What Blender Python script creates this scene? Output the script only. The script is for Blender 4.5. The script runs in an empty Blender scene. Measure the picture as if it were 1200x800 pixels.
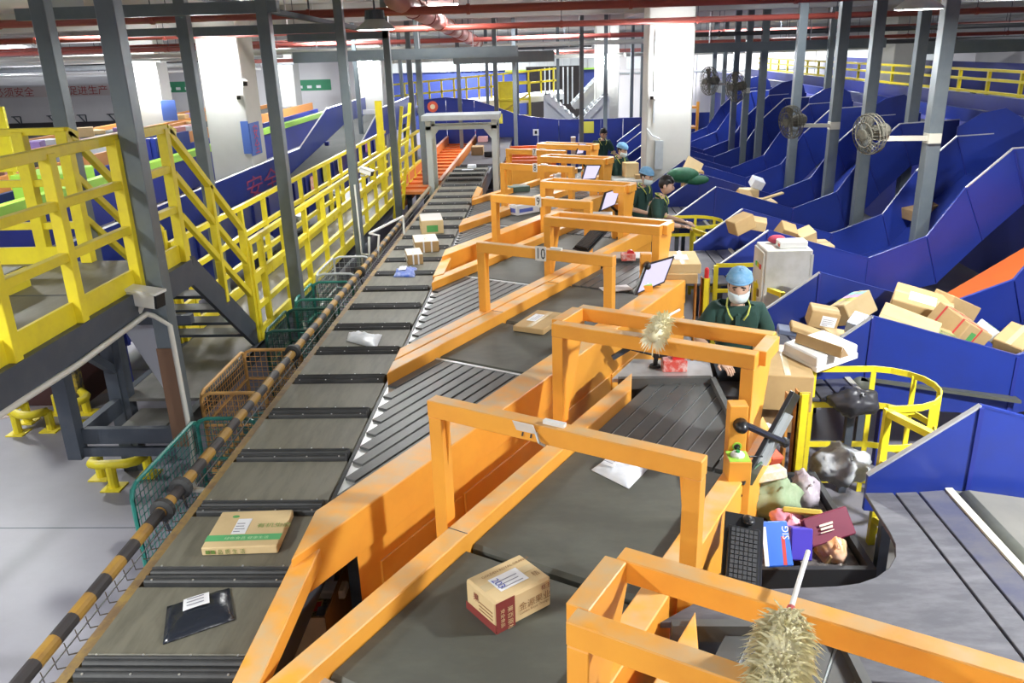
import bpy, bmesh, math, random
from mathutils import Vector as V, Matrix
random.seed(7)
S=bpy.context.scene; COL=S.collection
# ---------------- camera -------------------------------------------------
PX,PY=600.,400.; F=965.05; CZ=3.7
RX=V((0.99883263,-0.0137364,-0.04631084)); RY=V((0.03899981,-0.33637332,0.94092083)); RZ=V((-0.0285026,-0.94162854,-0.33544493))
right=V((RX.x,RY.x,RZ.x)); down=V((RX.y,RY.y,RZ.y)); fwd=V((RX.z,RY.z,RZ.z))
cd=bpy.data.cameras.new('camera'); cam=bpy.data.objects.new('camera',cd); COL.objects.link(cam)
M=Matrix((right,-down,-fwd)).transposed().to_4x4(); M.translation=V((0,0,CZ)); cam.matrix_world=M
cd.sensor_width=36; cd.lens=F/1200*36; cd.clip_start=.05; cd.clip_end=300; S.camera=cam
# ---------------- world, exposure ---------------------------------------
w=bpy.data.worlds.new('world'); S.world=w; w.use_nodes=True
w.node_tree.nodes['Background'].inputs[0].default_value=(.82,.9,1,1); w.node_tree.nodes['Background'].inputs[1].default_value=.6
S.view_settings.view_transform='Standard'; S.view_settings.look='None'; S.view_settings.gamma=1; S.view_settings.exposure=1.08
S.view_settings.use_curve_mapping=False
# lamp positions (pendant high bay lamps; the lights sit in their shades)
LAMP_Z=4.0
LAMPS=[(4.4,3.6,275),(-2.04,10.5,38),(-4.6,.6,200),(-8.,4,130),(-8,10.2,110),(3.8,9.2,90),(9.6,3.4,55),(9.4,9.4,50),(-2.,-3.4,165),(3.6,-3.4,80)]  # first follows the box shadow, second is visible, the rest are added fill
BATTENS=[(-2.2,16.4,4.5,90),(-9.,17,4.5,80),(4.5,15.5,4.5,50),(10,18,4.5,60),(-6,23,4.5,130),(0,23,4.5,150),(6,23,4.5,100),(-16,20,4.5,170),(-16,30,4.5,260),(-8,33,4.5,300),(0,33,4.5,320),(8,33,4.5,260),(16,24,4.5,120),(-14,11,4.5,120),(12,33,4.5,220),(-24,27,4.5,330),(-24,38,4.5,480),(-14,40,4.5,480),(-4,40,4.5,400),(6,40,4.5,300)]
# ---------------- pixel helpers (frame 1200 x 800) -----------------------
def ray(px,py): return (right*((px-PX)/F)+down*((py-PY)/F)+fwd).normalized()
def Pz(px,py,z): d=ray(px,py); return V((0,0,CZ))+d*((z-CZ)/d.z)
def Py(px,py,y): d=ray(px,py); return V((0,0,CZ))+d*(y/d.y)
def Pxx(px,py,x): d=ray(px,py); return V((0,0,CZ))+d*(x/d.x)
# ---------------- materials ---------------------------------------------
MATS={}
def mat(name,col,rough=.5,metal=0,col2=None,scale=6,amt=.5,bump=0,dust=None,dustamt=0,emit=0,alpha=1,detail=4,stretch=None,spec=.5):
    if name in MATS: return MATS[name]
    m=bpy.data.materials.new(name); m.use_nodes=True; nt=m.node_tree; N=nt.nodes; L=nt.links
    b=N['Principled BSDF']; b.inputs['Roughness'].default_value=rough; b.inputs['Metallic'].default_value=metal
    b.inputs['Specular IOR Level'].default_value=spec
    b.inputs['Base Color'].default_value=(*col,1)
    g=N.new('ShaderNodeNewGeometry'); pos=g.outputs['Position']
    if stretch:
        mp=N.new('ShaderNodeVectorMath'); mp.operation='MULTIPLY'; mp.inputs[1].default_value=stretch; L.new(pos,mp.inputs[0]); pos=mp.outputs[0]
    src=None
    if col2 is not None or bump:
        n=N.new('ShaderNodeTexNoise'); n.inputs['Scale'].default_value=scale; n.inputs['Detail'].default_value=detail; n.inputs['Roughness'].default_value=.65
        L.new(pos,n.inputs['Vector'])
    if col2 is not None:
        r=N.new('ShaderNodeMapRange'); r.inputs[1].default_value=.42; r.inputs[2].default_value=.68; r.inputs[4].default_value=amt; L.new(n.outputs[0],r.inputs[0])
        mx=N.new('ShaderNodeMix'); mx.data_type='RGBA'; mx.inputs[6].default_value=(*col,1); mx.inputs[7].default_value=(*col2,1); L.new(r.outputs[0],mx.inputs[0]); src=mx.outputs[2]
        L.new(src,b.inputs['Base Color'])
    if dust is not None:
        # settled dust: only on faces that look up
        sp=N.new('ShaderNodeSeparateXYZ'); L.new(g.outputs['True Normal'],sp.inputs[0])
        r1=N.new('ShaderNodeMapRange'); r1.inputs[1].default_value=.6; r1.inputs[2].default_value=.95; L.new(sp.outputs[2],r1.inputs[0])
        n2=N.new('ShaderNodeTexNoise'); n2.inputs['Scale'].default_value=5.; n2.inputs['Detail'].default_value=5; L.new(g.outputs['Position'],n2.inputs['Vector'])
        r2=N.new('ShaderNodeMapRange'); r2.inputs[1].default_value=.35; r2.inputs[2].default_value=.65; r2.inputs[4].default_value=dustamt; L.new(n2.outputs[0],r2.inputs[0])
        mu=N.new('ShaderNodeMath'); mu.operation='MULTIPLY'; L.new(r1.outputs[0],mu.inputs[0]); L.new(r2.outputs[0],mu.inputs[1])
        mx2=N.new('ShaderNodeMix'); mx2.data_type='RGBA'; mx2.inputs[6].default_value=(*col,1)
        if src: L.new(src,mx2.inputs[6])
        mx2.inputs[7].default_value=(*dust,1); L.new(mu.outputs[0],mx2.inputs[0]); L.new(mx2.outputs[2],b.inputs['Base Color'])
    if bump:
        bp=N.new('ShaderNodeBump'); bp.inputs['Strength'].default_value=bump; bp.inputs['Distance'].default_value=.01; L.new(n.outputs[0],bp.inputs['Height']); L.new(bp.outputs[0],b.inputs['Normal'])
    if name=='lit_screen': b.inputs['Base Color'].default_value=(.02,.02,.02,1)
    if emit:
        b.inputs['Emission Color'].default_value=(*col,1); b.inputs['Emission Strength'].default_value=emit
    if alpha<1: b.inputs['Alpha'].default_value=alpha
    MATS[name]=m; return m
orange=mat('orange_paint',(.90,.41,.055),.42,0,(.80,.33,.05),3,.6,dust=(.60,.46,.27),dustamt=.8)
orange_deep=mat('orange_red_paint',(.62,.13,.02),.45,0,(.5,.1,.02),2,.5)
orange_rust=mat('orange_rusty_steel',(.6,.26,.05),.6,0,(.3,.1,.03),9,.8)
yellow=mat('yellow_paint',(.88,.74,.03),.42,0,(.72,.56,.04),7,.5,dust=(.66,.6,.32),dustamt=.35)
yellow_worn=mat('worn_yellow_paint',(.62,.45,.03),.5,0,(.3,.2,.04),10,.8)
blue=mat('blue_paint',(.016,.036,.25),.33,0,(.02,.034,.195),2.2,.7)
blue_dk=mat('dark_blue_paint',(.018,.03,.24),.4,0,(.02,.03,.17),2.5,.6)
edge_steel=mat('bare_steel_edge',(.62,.62,.64),.35,.6)
post_steel=mat('grey_post_paint',(.15,.18,.20),.38,.3,(.19,.22,.23),4,.6)
dark_steel=mat('dark_grey_steel',(.07,.085,.11),.45,.2,(.1,.11,.13),5,.6)
galv=mat('galvanised_steel',(.52,.56,.58),.4,.5,(.4,.43,.45),7,.6)
alu=mat('bright_aluminium',(.78,.79,.8),.3,.7)
belt_olive=mat('olive_belt',(.165,.157,.122),.55,0,(.105,.10,.078),2.5,.8,stretch=(6,1,1))
belt_black=mat('black_belt',(.076,.080,.068),.55,0,(.104,.108,.090),2.2,.8,stretch=(1.5,3,1))
slat_grey=mat('dark_slat_rubber',(.085,.088,.088),.42,0,(.12,.12,.115),3,.7)
rubber=mat('black_rubber',(.03,.031,.033),.6,0,(.05,.05,.05),9,.6)
black=mat('black_plastic',(.014,.015,.017),.35)
key_grey=mat('dark_key_plastic',(.055,.057,.062),.4)
white=mat('white_paint',(.75,.75,.74),.5)
white_plastic=mat('white_plastic',(.8,.8,.78),.35)
paper=mat('white_paper',(.82,.83,.86),.7)
ink=mat('black_ink',(.02,.02,.025),.7)
ink_blue=mat('blue_ink',(.06,.08,.4),.7)
card=mat('brown_cardboard',(.52,.35,.16),.8,0,(.44,.29,.13),5,.6,bump=.05)
card_pale=mat('pale_cardboard',(.66,.5,.27),.8,0,(.58,.42,.21),5,.6)
card_dark=mat('old_cardboard',(.36,.235,.12),.85,0,(.28,.18,.09),6,.7)
maroon=mat('maroon_print',(.22,.035,.03),.7)
green_print=mat('green_print',(.1,.36,.1),.7)
dkgreen_print=mat('dark_green_print',(.12,.2,.04),.75)
brown_print=mat('brown_print',(.26,.13,.05),.8)
black_film=mat('black_plastic_film',(.018,.022,.032),.22,0,bump=.25,scale=14)
white_film=mat('white_plastic_film',(.74,.77,.82),.35,0,(.62,.66,.74),16,.7,bump=.4)
grey_film=mat('grey_plastic_film',(.2,.22,.25),.3,0,(.3,.32,.35),12,.7,bump=.4)
concrete=mat('painted_concrete',(.24,.234,.276),.42,0,(.19,.185,.217),.7,.9,detail=8)
ceil_m=mat('ceiling_concrete',(.60,.60,.58),.8,0,(.5,.5,.48),.5,.6)
ceil_beam=mat('ceiling_beam_paint',(.55,.55,.54),.8)
wall_m=mat('white_wall',(.72,.71,.72),.7,0,(.62,.6,.62),.4,.6)
pillar_m=mat('white_pillar_paint',(.58,.58,.54),.7,0,(.5,.5,.46),1.3,.5)
red_pipe=mat('red_pipe_paint',(.36,.075,.055),.4,0,(.28,.06,.05),2,.6)
red_print=mat('red_print',(.6,.06,.05),.7)
pink_duct=mat('pink_duct_wrap',(.56,.3,.28),.35,.2,(.45,.22,.2),5,.7)
navy=mat('navy_fabric',(.02,.025,.05),.8)
lime=mat('lime_paint',(.36,.66,.07),.5)
green_panel=mat('green_banner',(.05,.28,.14),.6)
teal=mat('teal_paint',(.03,.24,.2),.4)
teal_dk=mat('dark_green_paint',(.02,.1,.085),.4)
cart_orange=mat('pale_orange_paint',(.75,.42,.14),.5)
sign_yellow=mat('yellow_sign',(.68,.64,.08),.6)
screen_m=mat('lit_screen',(.66,.61,.88),.4,emit=.62,spec=.2)
lamp_m=mat('lamp_glass',(1,.98,.95),.3,emit=14)
flood_m=mat('flood_lamp_glass',(.95,.97,1),.3,emit=60)
tube_m=mat('fluorescent_tube',(.95,.98,1),.3,emit=9)
tblue=mat('worn_blue_table_steel',(.085,.09,.14),.38,.35,(.16,.155,.16),2.2,.9,stretch=(1,1.6,1),detail=9)
tsteel=mat('worn_table_steel',(.07,.07,.084),.55,.1,(.12,.118,.135),4,1,detail=12,stretch=(1,3,1))
# ---------------- mesh builder ------------------------------------------
class MB:
    def __init__(s): s.v=[]; s.f=[]; s.m=[]; s.cur=0
    def add(s,vs,fs):
        o=len(s.v); s.v+= [V(a) for a in vs]; s.f+=[[i+o for i in f] for f in fs]; s.m+=[s.cur]*len(fs); return s
    def ob(s,c,a,b,d):
        c,a,b,d=V(c),V(a),V(b),V(d)
        vs=[c+a*i+b*j+d*k for k in(-1,1) for j in(-1,1) for i in(-1,1)]
        if a.cross(b).dot(d)<0: fs=[(0,1,3,2),(4,6,7,5),(0,4,5,1),(2,3,7,6),(0,2,6,4),(1,5,7,3)]
        else: fs=[(0,2,3,1),(4,5,7,6),(0,1,5,4),(2,6,7,3),(0,4,6,2),(1,3,7,5)]
        return s.add(vs,fs)
    def box(s,x0,x1,y0,y1,z0,z1): return s.ob(((x0+x1)/2,(y0+y1)/2,(z0+z1)/2),((x1-x0)/2,0,0),(0,(y1-y0)/2,0),(0,0,(z1-z0)/2))
    def bar(s,p,q,w,h=None,up=(0,0,1)):
        p,q=V(p),V(q); h=h or w; d=q-p; l=d.length; d=d/l; up=V(up)
        if abs(d.dot(up))>.98: up=V((0,1,0))
        x=d.cross(up).normalized(); y=x.cross(d)
        return s.ob((p+q)/2,d*(l/2),x*(w/2),y*(h/2))
    def ring(s,c,x,y,r,n): return [V(c)+x*(r*math.cos(2*math.pi*i/n))+y*(r*math.sin(2*math.pi*i/n)) for i in range(n)]
    def lathe(s,c,axis,prof,n=12,cap=True):
        a=V(axis).normalized(); t=V((1,0,0)) if abs(a.x)<.8 else V((0,1,0)); x=a.cross(t).normalized(); y=a.cross(x)
        vs=[];fs=[]
        for (h,r) in prof: vs+=s.ring(V(c)+a*h,x,y,max(r,1e-4),n)
        for k in range(len(prof)-1):
            for i in range(n): j=(i+1)%n; fs.append((k*n+i,k*n+j,(k+1)*n+j,(k+1)*n+i))
        if cap: fs.append(tuple(reversed(range(n)))); fs.append(tuple((len(prof)-1)*n+i for i in range(n)))
        return s.add(vs,fs)
    def tube(s,p,q,r,n=8): d=V(q)-V(p); return s.lathe(p,d,[(0,r),(d.length,r)],n)
    def path(s,pts,r,n=6,closed=False):
        pts=[V(p) for p in pts]; m=len(pts); vs=[];fs=[]; up=None
        for i,p in enumerate(pts):
            a=pts[(i-1)%m] if (i or closed) else p; b=pts[(i+1)%m] if (i<m-1 or closed) else p
            d=(b-a).normalized()
            if up is None: up=V((0,0,1)) if abs(d.z)<.9 else V((1,0,0))
            x=d.cross(up)
            if x.length<1e-3: x=d.cross(V((0.3,1,.2)))
            x.normalize(); y=x.cross(d).normalized(); up=y
            vs+=s.ring(p,x,y,r,n)
        K=m if closed else m-1
        for k in range(K):
            for i in range(n): j=(i+1)%n; k2=(k+1)%m; fs.append((k*n+i,k*n+j,k2*n+j,k2*n+i))
        if not closed: fs.append(tuple(reversed(range(n)))); fs.append(tuple((m-1)*n+i for i in range(n)))
        return s.add(vs,fs)
    def prism(s,poly,ext):
        poly=[V(p) for p in poly]; e=V(ext); n=len(poly)
        nn=V((0,0,0))
        for i in range(n): nn+=(poly[i]-poly[0]).cross(poly[(i+1)%n]-poly[0])
        if nn.dot(e)>0: poly=poly[::-1]
        vs=poly+[p+e for p in poly]; fs=[tuple(range(n)),tuple(reversed(range(n,2*n)))]
        fs+=[(i,n+i,n+(i+1)%n,(i+1)%n) for i in range(n)]
        return s.add(vs,fs)
    def sheet(s,grid,th=.004,ext=None):
        # grid: rows of points, thin solid
        R=len(grid);Cn=len(grid[0]); g=[[V(p) for p in r] for r in grid]
        e=V(ext) if ext else None; top=[];bot=[]
        for i in range(R):
            for j in range(Cn):
                du=g[min(i+1,R-1)][j]-g[max(i-1,0)][j]; dv=g[i][min(j+1,Cn-1)]-g[i][max(j-1,0)]
                nn=e if e else dv.cross(du).normalized()*th
                top.append(g[i][j]); bot.append(g[i][j]-nn)
        n=R*Cn; fs=[]
        for i in range(R-1):
            for j in range(Cn-1):
                a=i*Cn+j; fs.append((a,a+1,a+Cn+1,a+Cn)); fs.append((n+a,n+a+Cn,n+a+Cn+1,n+a+1))
        per=[j for j in range(Cn)]+[i*Cn+Cn-1 for i in range(1,R)]+[(R-1)*Cn+j for j in range(Cn-2,-1,-1)]+[i*Cn for i in range(R-2,0,-1)]
        for k in range(len(per)): a,b=per[k],per[(k+1)%len(per)]; fs.append((b,a,n+a,n+b))
        return s.add(top+bot,fs)
    def ball(s,c,rx,ry,rz,n=10,m=7):
        c=V(c); vs=[c+V((0,0,-rz))]
        for k in range(1,m):
            t=math.pi*k/m
            for i in range(n): a=2*math.pi*i/n; vs.append(c+V((rx*math.sin(t)*math.cos(a),ry*math.sin(t)*math.sin(a),-rz*math.cos(t))))
        vs.append(c+V((0,0,rz))); fs=[]
        for i in range(n): fs.append((0,1+(i+1)%n,1+i))
        for k in range(m-2):
            for i in range(n): j=(i+1)%n; fs.append((1+k*n+i,1+k*n+j,1+(k+1)*n+j,1+(k+1)*n+i))
        for i in range(n): fs.append((len(vs)-1,1+(m-2)*n+i,1+(m-2)*n+(i+1)%n))
        return s.add(vs,fs)
    def build(s,name,mats,parent=None,smooth=False,bevel=0):
        if not isinstance(mats,(list,tuple)): mats=[mats]
        if parent is not None:
            p=parent; base=V((0,0,0))
            while p is not None: base+=p.location; p=p.parent
        else:
            lo=[min(v[i] for v in s.v) for i in range(3)]; hi=[max(v[i] for v in s.v) for i in range(3)]
            base=V(((lo[0]+hi[0])/2,(lo[1]+hi[1])/2,lo[2]))
        me=bpy.data.meshes.new(name); me.from_pydata([v-base for v in s.v],[],s.f)
        for m in mats: me.materials.append(m)
        if len(mats)>1: me.polygons.foreach_set('material_index',s.m)
        if smooth: me.polygons.foreach_set('use_smooth',[True]*len(me.polygons))
        me.update()
        o=bpy.data.objects.new(name,me); COL.objects.link(o)
        if parent is not None: o.parent=parent
        else: o.location=base
        if bevel:
            b=o.modifiers.new('bevel','BEVEL'); b.width=bevel; b.segments=1; b.limit_method='ANGLE'; b.angle_limit=.7
        return o
def tag(o,label=None,cat=None,group=None,kind=None):
    if label: o['label']=label
    if cat: o['category']=cat
    if group: o['group']=group
    if kind: o['kind']=kind
    return o
def thing(name,label,cat,loc=(0,0,0),group=None,kind=None):
    o=bpy.data.objects.new(name,None); COL.objects.link(o); o.location=loc; o.empty_display_size=.1
    return tag(o,label,cat,group,kind)
def dup(root,loc,label=None,group=None,rotz=None):
    def cp(o,par):
        c=o.copy(); COL.objects.link(c); c.parent=par
        for ch in o.children: cp(ch,c)
        return c
    r=cp(root,None); r.location=loc
    if rotz is not None: r.rotation_euler=(0,0,rotz)
    if label: r['label']=label
    if group: r['group']=group
    return r
def text(name,s,origin,xdir,ydir,size,m,parent=None,depth=.0015,align='LEFT',stretch=1):
    cu=bpy.data.curves.new(name,'FONT'); cu.body=s; cu.size=size; cu.align_x=align; cu.extrude=depth/2/size if False else 0
    cu.resolution_u=2
    o=bpy.data.objects.new(name,cu); COL.objects.link(o)
    me=bpy.data.meshes.new_from_object(o.evaluated_get(bpy.context.evaluated_depsgraph_get()))
    bpy.data.objects.remove(o)
    x=V(xdir).normalized(); y=V(ydir); y=(y-x*y.dot(x)).normalized(); z=x.cross(y)
    p=parent; base=V((0,0,0))
    while p is not None: base+=p.location; p=p.parent
    for v in me.vertices: c=v.co.copy(); v.co=V(origin)+x*c.x*stretch+y*c.y+z*(.0015+c.z)-base
    me.materials.clear(); me.materials.append(m)
    ob=bpy.data.objects.new(name,me); COL.objects.link(ob); ob.parent=parent; return ob
def quad(mb,o,x,y,th=.002):
    o,x,y=V(o),V(x),V(y); n=x.cross(y).normalized(); return mb.ob(o+x/2+y/2+n*th/2,x/2,y/2,n*th/2)
# ================= STRUCTURE =============================================
FX0,FX1,FY0,FY1,CEIL=-33,20,-8,46,4.7
fl=MB().box(FX0,FX1,FY0,FY1,-.2,0).build('floor',concrete); tag(fl,kind='structure')
ce=MB().box(FX0,FX1,FY0,FY1,CEIL,CEIL+.2).build('ceiling',ceil_m); tag(ce,kind='structure')
for i,y in enumerate((18.6,25,31.5,38,44)):
    MB().box(FX0,FX1,y,y+.45,4.32,CEIL).build('ceiling_beam',ceil_beam,ce)
for i,x in enumerate((-14,-6.6,2.45,10)):
    MB().box(x-.25,x+.25,12,FY1,4.38,CEIL).build('ceiling_beam',ceil_beam,ce)
for nm,b in (('wall_back',(FX0,FX1,FY1,FY1+.2,0,CEIL)),('wall_left',(FX0-.2,FX0,FY0,FY1,0,CEIL)),('wall_right',(FX1,FX1+.2,FY0,FY1,0,CEIL)),('wall_front',(FX0,FX1,FY0-.2,FY0,0,CEIL))):
    tag(MB().box(*b).build(nm,wall_m),kind='structure')
# faded line marks on the floor
mk=mat('faded_orange_mark',(.33,.25,.22),.6,0,(.265,.258,.305),3,1)
for (a,b) in (((-9.,5.6),(-4.6,9.4)),((-5.1,3.2),(-4.6,5.)),):
    pa,pb=V((*a,.002)),V((*b,.002)); MB().bar(pa,pb,.12,.004).build('floor_mark',mk,fl)
for y in (2.2,5.85,9.5):
    MB().box(-9,-2.4,y,y+.012,.0,.002).build('floor_joint',dark_steel,fl)
# ---- lamps -------------------------------------------------------------
first=None
for i,(x,y,p) in enumerate(LAMPS):
    t=thing('pendant_lamp',['pendant lamp out of view above the right foreground table','grey high-bay pendant lamp with a wide round shade under the red pipe','added fill lamp out of view above the near catwalk end','added fill lamp out of view above the platform','added fill lamp out of view left of the platform','added pendant lamp out of view above the electrical cabinet','added pendant lamp out of view beyond the right picture edge, nearer','added pendant lamp out of view above the right sorter line','added unseen fill lamp behind the viewpoint on the sorter side','added unseen fill lamp behind the viewpoint on the table side'][i],'lamp',(x,y,LAMP_Z-.08),'high bay pendant lamps')
    MB().lathe((x,y,LAMP_Z-.05),(0,0,1),[(0,.23),(.02,.235),(.10,.13),(.12,.12)],20,cap=False).build('shade',galv,t,smooth=True)
    MB().lathe((x,y,LAMP_Z+.07),(0,0,1),[(0,.125),(.1,.115),(.11,.06)],16).build('ballast_housing',dark_steel,t)
    MB().lathe((x,y,LAMP_Z-.05),(0,0,1),[(0,.21),(.012,.21)],20).build('diffuser',lamp_m,t)
    MB().tube((x,y,LAMP_Z+.17),(x,y,CEIL),.012,6).build('hanger_rod',dark_steel,t)
    ld=bpy.data.lights.new('lamp_light','AREA'); ld.shape='DISK'; ld.size=.42; ld.energy=p; ld.color=(.98,1,.98)
    lo=bpy.data.objects.new('lamp_light',ld); COL.objects.link(lo); lo.location=(x,y,LAMP_Z-.07)
BAT=['above the far sorter end','above the lime-edged conveyor','right of the large white pillar','above the yellow walkway railing','above the blue incline','over the blue partition middle','over the far chutes','over the orange sorting bed','beside the distant pinkish pillar','over the far mezzanine','over the V-shaped conveyors','over the white partition','beyond the walkway at far right','left of the platform','at the far right end of the white partition','over the far left floor','above the red slogan wall','above the green banner','before the corrugated partition','in the far right back corner']
for i,(x,y,z,p) in enumerate(BATTENS):
    t=thing('batten_light','fluorescent batten light on the ceiling, '+BAT[i],'light',(x,y,z-.05),'fluorescent battens on the ceiling')
    MB().box(x-.6,x+.6,y-.06,y+.06,z,z+.06).build('housing',white,t)
    MB().tube((x-.58,y,z-.02),(x+.58,y,z-.02),.02,8).build('tube',tube_m,t)
    MB().tube((x,y,z+.06),(x,y,CEIL),.01,6).build('hanger_rod',dark_steel,t)
    ld=bpy.data.lights.new('batten_glow','AREA'); ld.shape='RECTANGLE'; ld.size=1.2; ld.size_y=.25; ld.energy=p; ld.color=(.95,.98,1)
    lo=bpy.data.objects.new('batten_glow',ld); COL.objects.link(lo); lo.location=(x,y,z-.05)
# ================= CROSS-BELT SORTER ======================================
SX0,SX1,SZ=-2.17,-1.385,1.10
trk=thing('sorter_track','long straight sorter track with rusty edge rail under the belt carriages','conveyor',(-1.78,10,0))
MB().box(SX0-.02,SX1+.02,1.2,21,.72,.98).build('track_bed',dark_steel,trk)
MB().box(SX0-.075,SX0-.02,1.2,19,1.0,1.075).build('edge_rail',mat('rusty_brown_rail',(.2,.13,.07),.6,0,(.36,.24,.07),9,.9),trk)
MB().box(SX1+.005,SX1+.03,1.2,19,.95,1.085).build('edge_strip',black,trk)
for y in (1.6,4.6,7.6,10.6,13.6,16.6,19.6):
    MB().box(SX0+.05,SX0+.13,y,y+.08,0,.72).build('leg',dark_steel,trk); MB().box(SX1-.13,SX1-.05,y,y+.08,0,.72).build('leg',dark_steel,trk)
PITCH=.69; G0=2.95
def carriage(y0):
    t=thing('sorter_carriage','','conveyor carriage',(-1.777,y0,.98),'belt carriages of the sorter')
    a,b=y0+.075,y0+PITCH-.075
    pr=[(a,1.085),(a+.02,1.1),(b-.02,1.1),(b,1.085)]
    MB().prism([(SX0,a,.99)]+[(SX0,*q) for q in pr]+[(SX0,b,.99)],(SX1-SX0,0,0)).build('belt',belt_olive,t)
    for s_,yy in ((0,y0+.004),(1,y0+PITCH-.074)):
        pts=[(yy,1.05),(yy+.004,1.11),(yy+.014,1.122),(yy+.056,1.122),(yy+.066,1.11),(yy+.07,1.05)]
        c=MB().prism([(SX0+.015,*q) for q in pts],(SX1-SX0-.03,0,0)).build('end_cover',rubber,t,bevel=.004)
        m=MB()
        for k in range(4):
            x=SX0+.06+k*(SX1-SX0-.12)/3; m.lathe((x,yy+(.012 if s_ else .058),1.1215),(0,0,1),[(0,.006),(.004,.005)],6)
        m.build('bolts',alu,c)['kind']='stuff'
        MB().tube((SX0+.02,yy+.035,1.1225),(SX1-.02,yy+.035,1.1225),.009,6).build('rib',rubber,c)
    return t
c0=carriage(G0-PITCH*2); n=0
ordn=['first','second','third','fourth','fifth','sixth','seventh','eighth','ninth','tenth','eleventh','twelfth','thirteenth','fourteenth','fifteenth','sixteenth','seventeenth','eighteenth','nineteenth','twentieth','twenty-first','twenty-second','twenty-third','twenty-fourth','twenty-fifth','twenty-sixth']
special={2:'sorter carriage with the black plastic parcel on its olive belt',3:'sorter carriage with the green-striped flat carton on its olive belt',7:'sorter carriage with the white plastic parcel on its olive belt'}
for k in range(26):
    y=G0+PITCH*(k-2); t=c0 if k==0 else dup(c0,(-1.777,y,.98))
    t['label']='olive belt sorter carriage, %s counted from the bottom edge of the picture'%ordn[k]
    if k==0: t['label']='olive belt sorter carriage cut off by the bottom edge'
    elif k==1: t['label']='olive belt sorter carriage just above the bottom edge, mostly its black cover'
    if k in special: t['label']=special[k]
# wire tray beside the track
wt=thing('wire_tray','narrow wire basket tray along the left edge of the sorter','cable tray',(-2.3,8,.95))
m=MB()
for x,z in ((-2.38,1.0),(-2.32,.96),(-2.26,1.0)): m.path([(x,1.3,z),(x,18,z)],.004,5)
m.build('long_wires',galv,wt)
m=MB(); y=1.4
while y<14: m.path([(-2.39,y,1.03),(-2.38,y,.96),(-2.27,y+.05,.955),(-2.25,y+.05,1.05)],.0035,4); y+=.1
m.build('cross_wires',mat('rusty_wire',(.16,.12,.08),.6),wt)
# striped pole
pole=thing('striped_pole','long black and ochre striped pole along the sorter edge','pole',(-2.42,8,.9))
och=mat('ochre_paint',(.40,.23,.045),.5,0,(.28,.15,.04),8,.8); blk=mat('faded_black_paint',(.045,.04,.042),.5)
y=1.2;i=0
while y<13.5:
    L=.165; MB().tube((-2.42,y,1.06),(-2.42,y+L,1.06),.038,12).build('stripe_section',(och if i%2 else blk),pole,smooth=False); y+=L;i+=1
MB().tube((-2.42,13.5,1.06),(-2.42,18,1.06),.035,8).build('plain_section',mat('dull_ochre',(.22,.17,.1),.6),pole)
for y in (4.35,4.62,7.15,10.1):
    MB().lathe((-2.42,y,1.06),(0,1,0),[(0,.05),(.01,.075),(.05,.075),(.06,.05)],14).build('collar',rubber,pole)
    MB().path([(-2.42,y+.03,1.0),(-2.40,y+.03,.9),(-2.2,y+.03,.88)],.012,5).build('bracket',dark_steel,pole)
# ================= INDUCTION LANES ========================================
TH=math.radians(61.5); U=V((math.cos(TH),math.sin(TH),0)); W=V((U.y,-U.x,0)); TANT=math.tan(TH); LX=-1.35
ZB=1.10
def LP(c,X,z): return V((X,c+(X-LX)*TANT,z))      # point on the lane line of intercept c at X
def band(c0,c1,Xa,Xb,z0,z1,skewA=True,skewB=False):
    # solid between two lane lines, from X=Xa (cut along the sorter) to the cut at Xb on c1 line (square)
    p=[LP(c1,Xa,z0),LP(c0,Xa,z0)]
    q1=LP(c1,Xb,z0); q0=q1+W*((c1-c0)*U.x)
    return MB().prism(p+[q0,q1],(0,0,z1-z0))
P=6.75
shelf_m=mat('worn_shelf_lit',(.55,.56,.57),.35,.5,(.42,.42,.42),4,.8)  # paler than the nearest lane's shelf; reflected light is put into the colour
def clip(poly,f):
    out=[]
    for i in range(len(poly)):
        a,b=poly[i],poly[(i+1)%len(poly)]; fa,fb=f(a),f(b)
        if fa>=0: out.append(a)
        if (fa>=0)!=(fb>=0): out.append(a+(b-a)*(fa/(fa-fb)))
    return out
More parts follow.
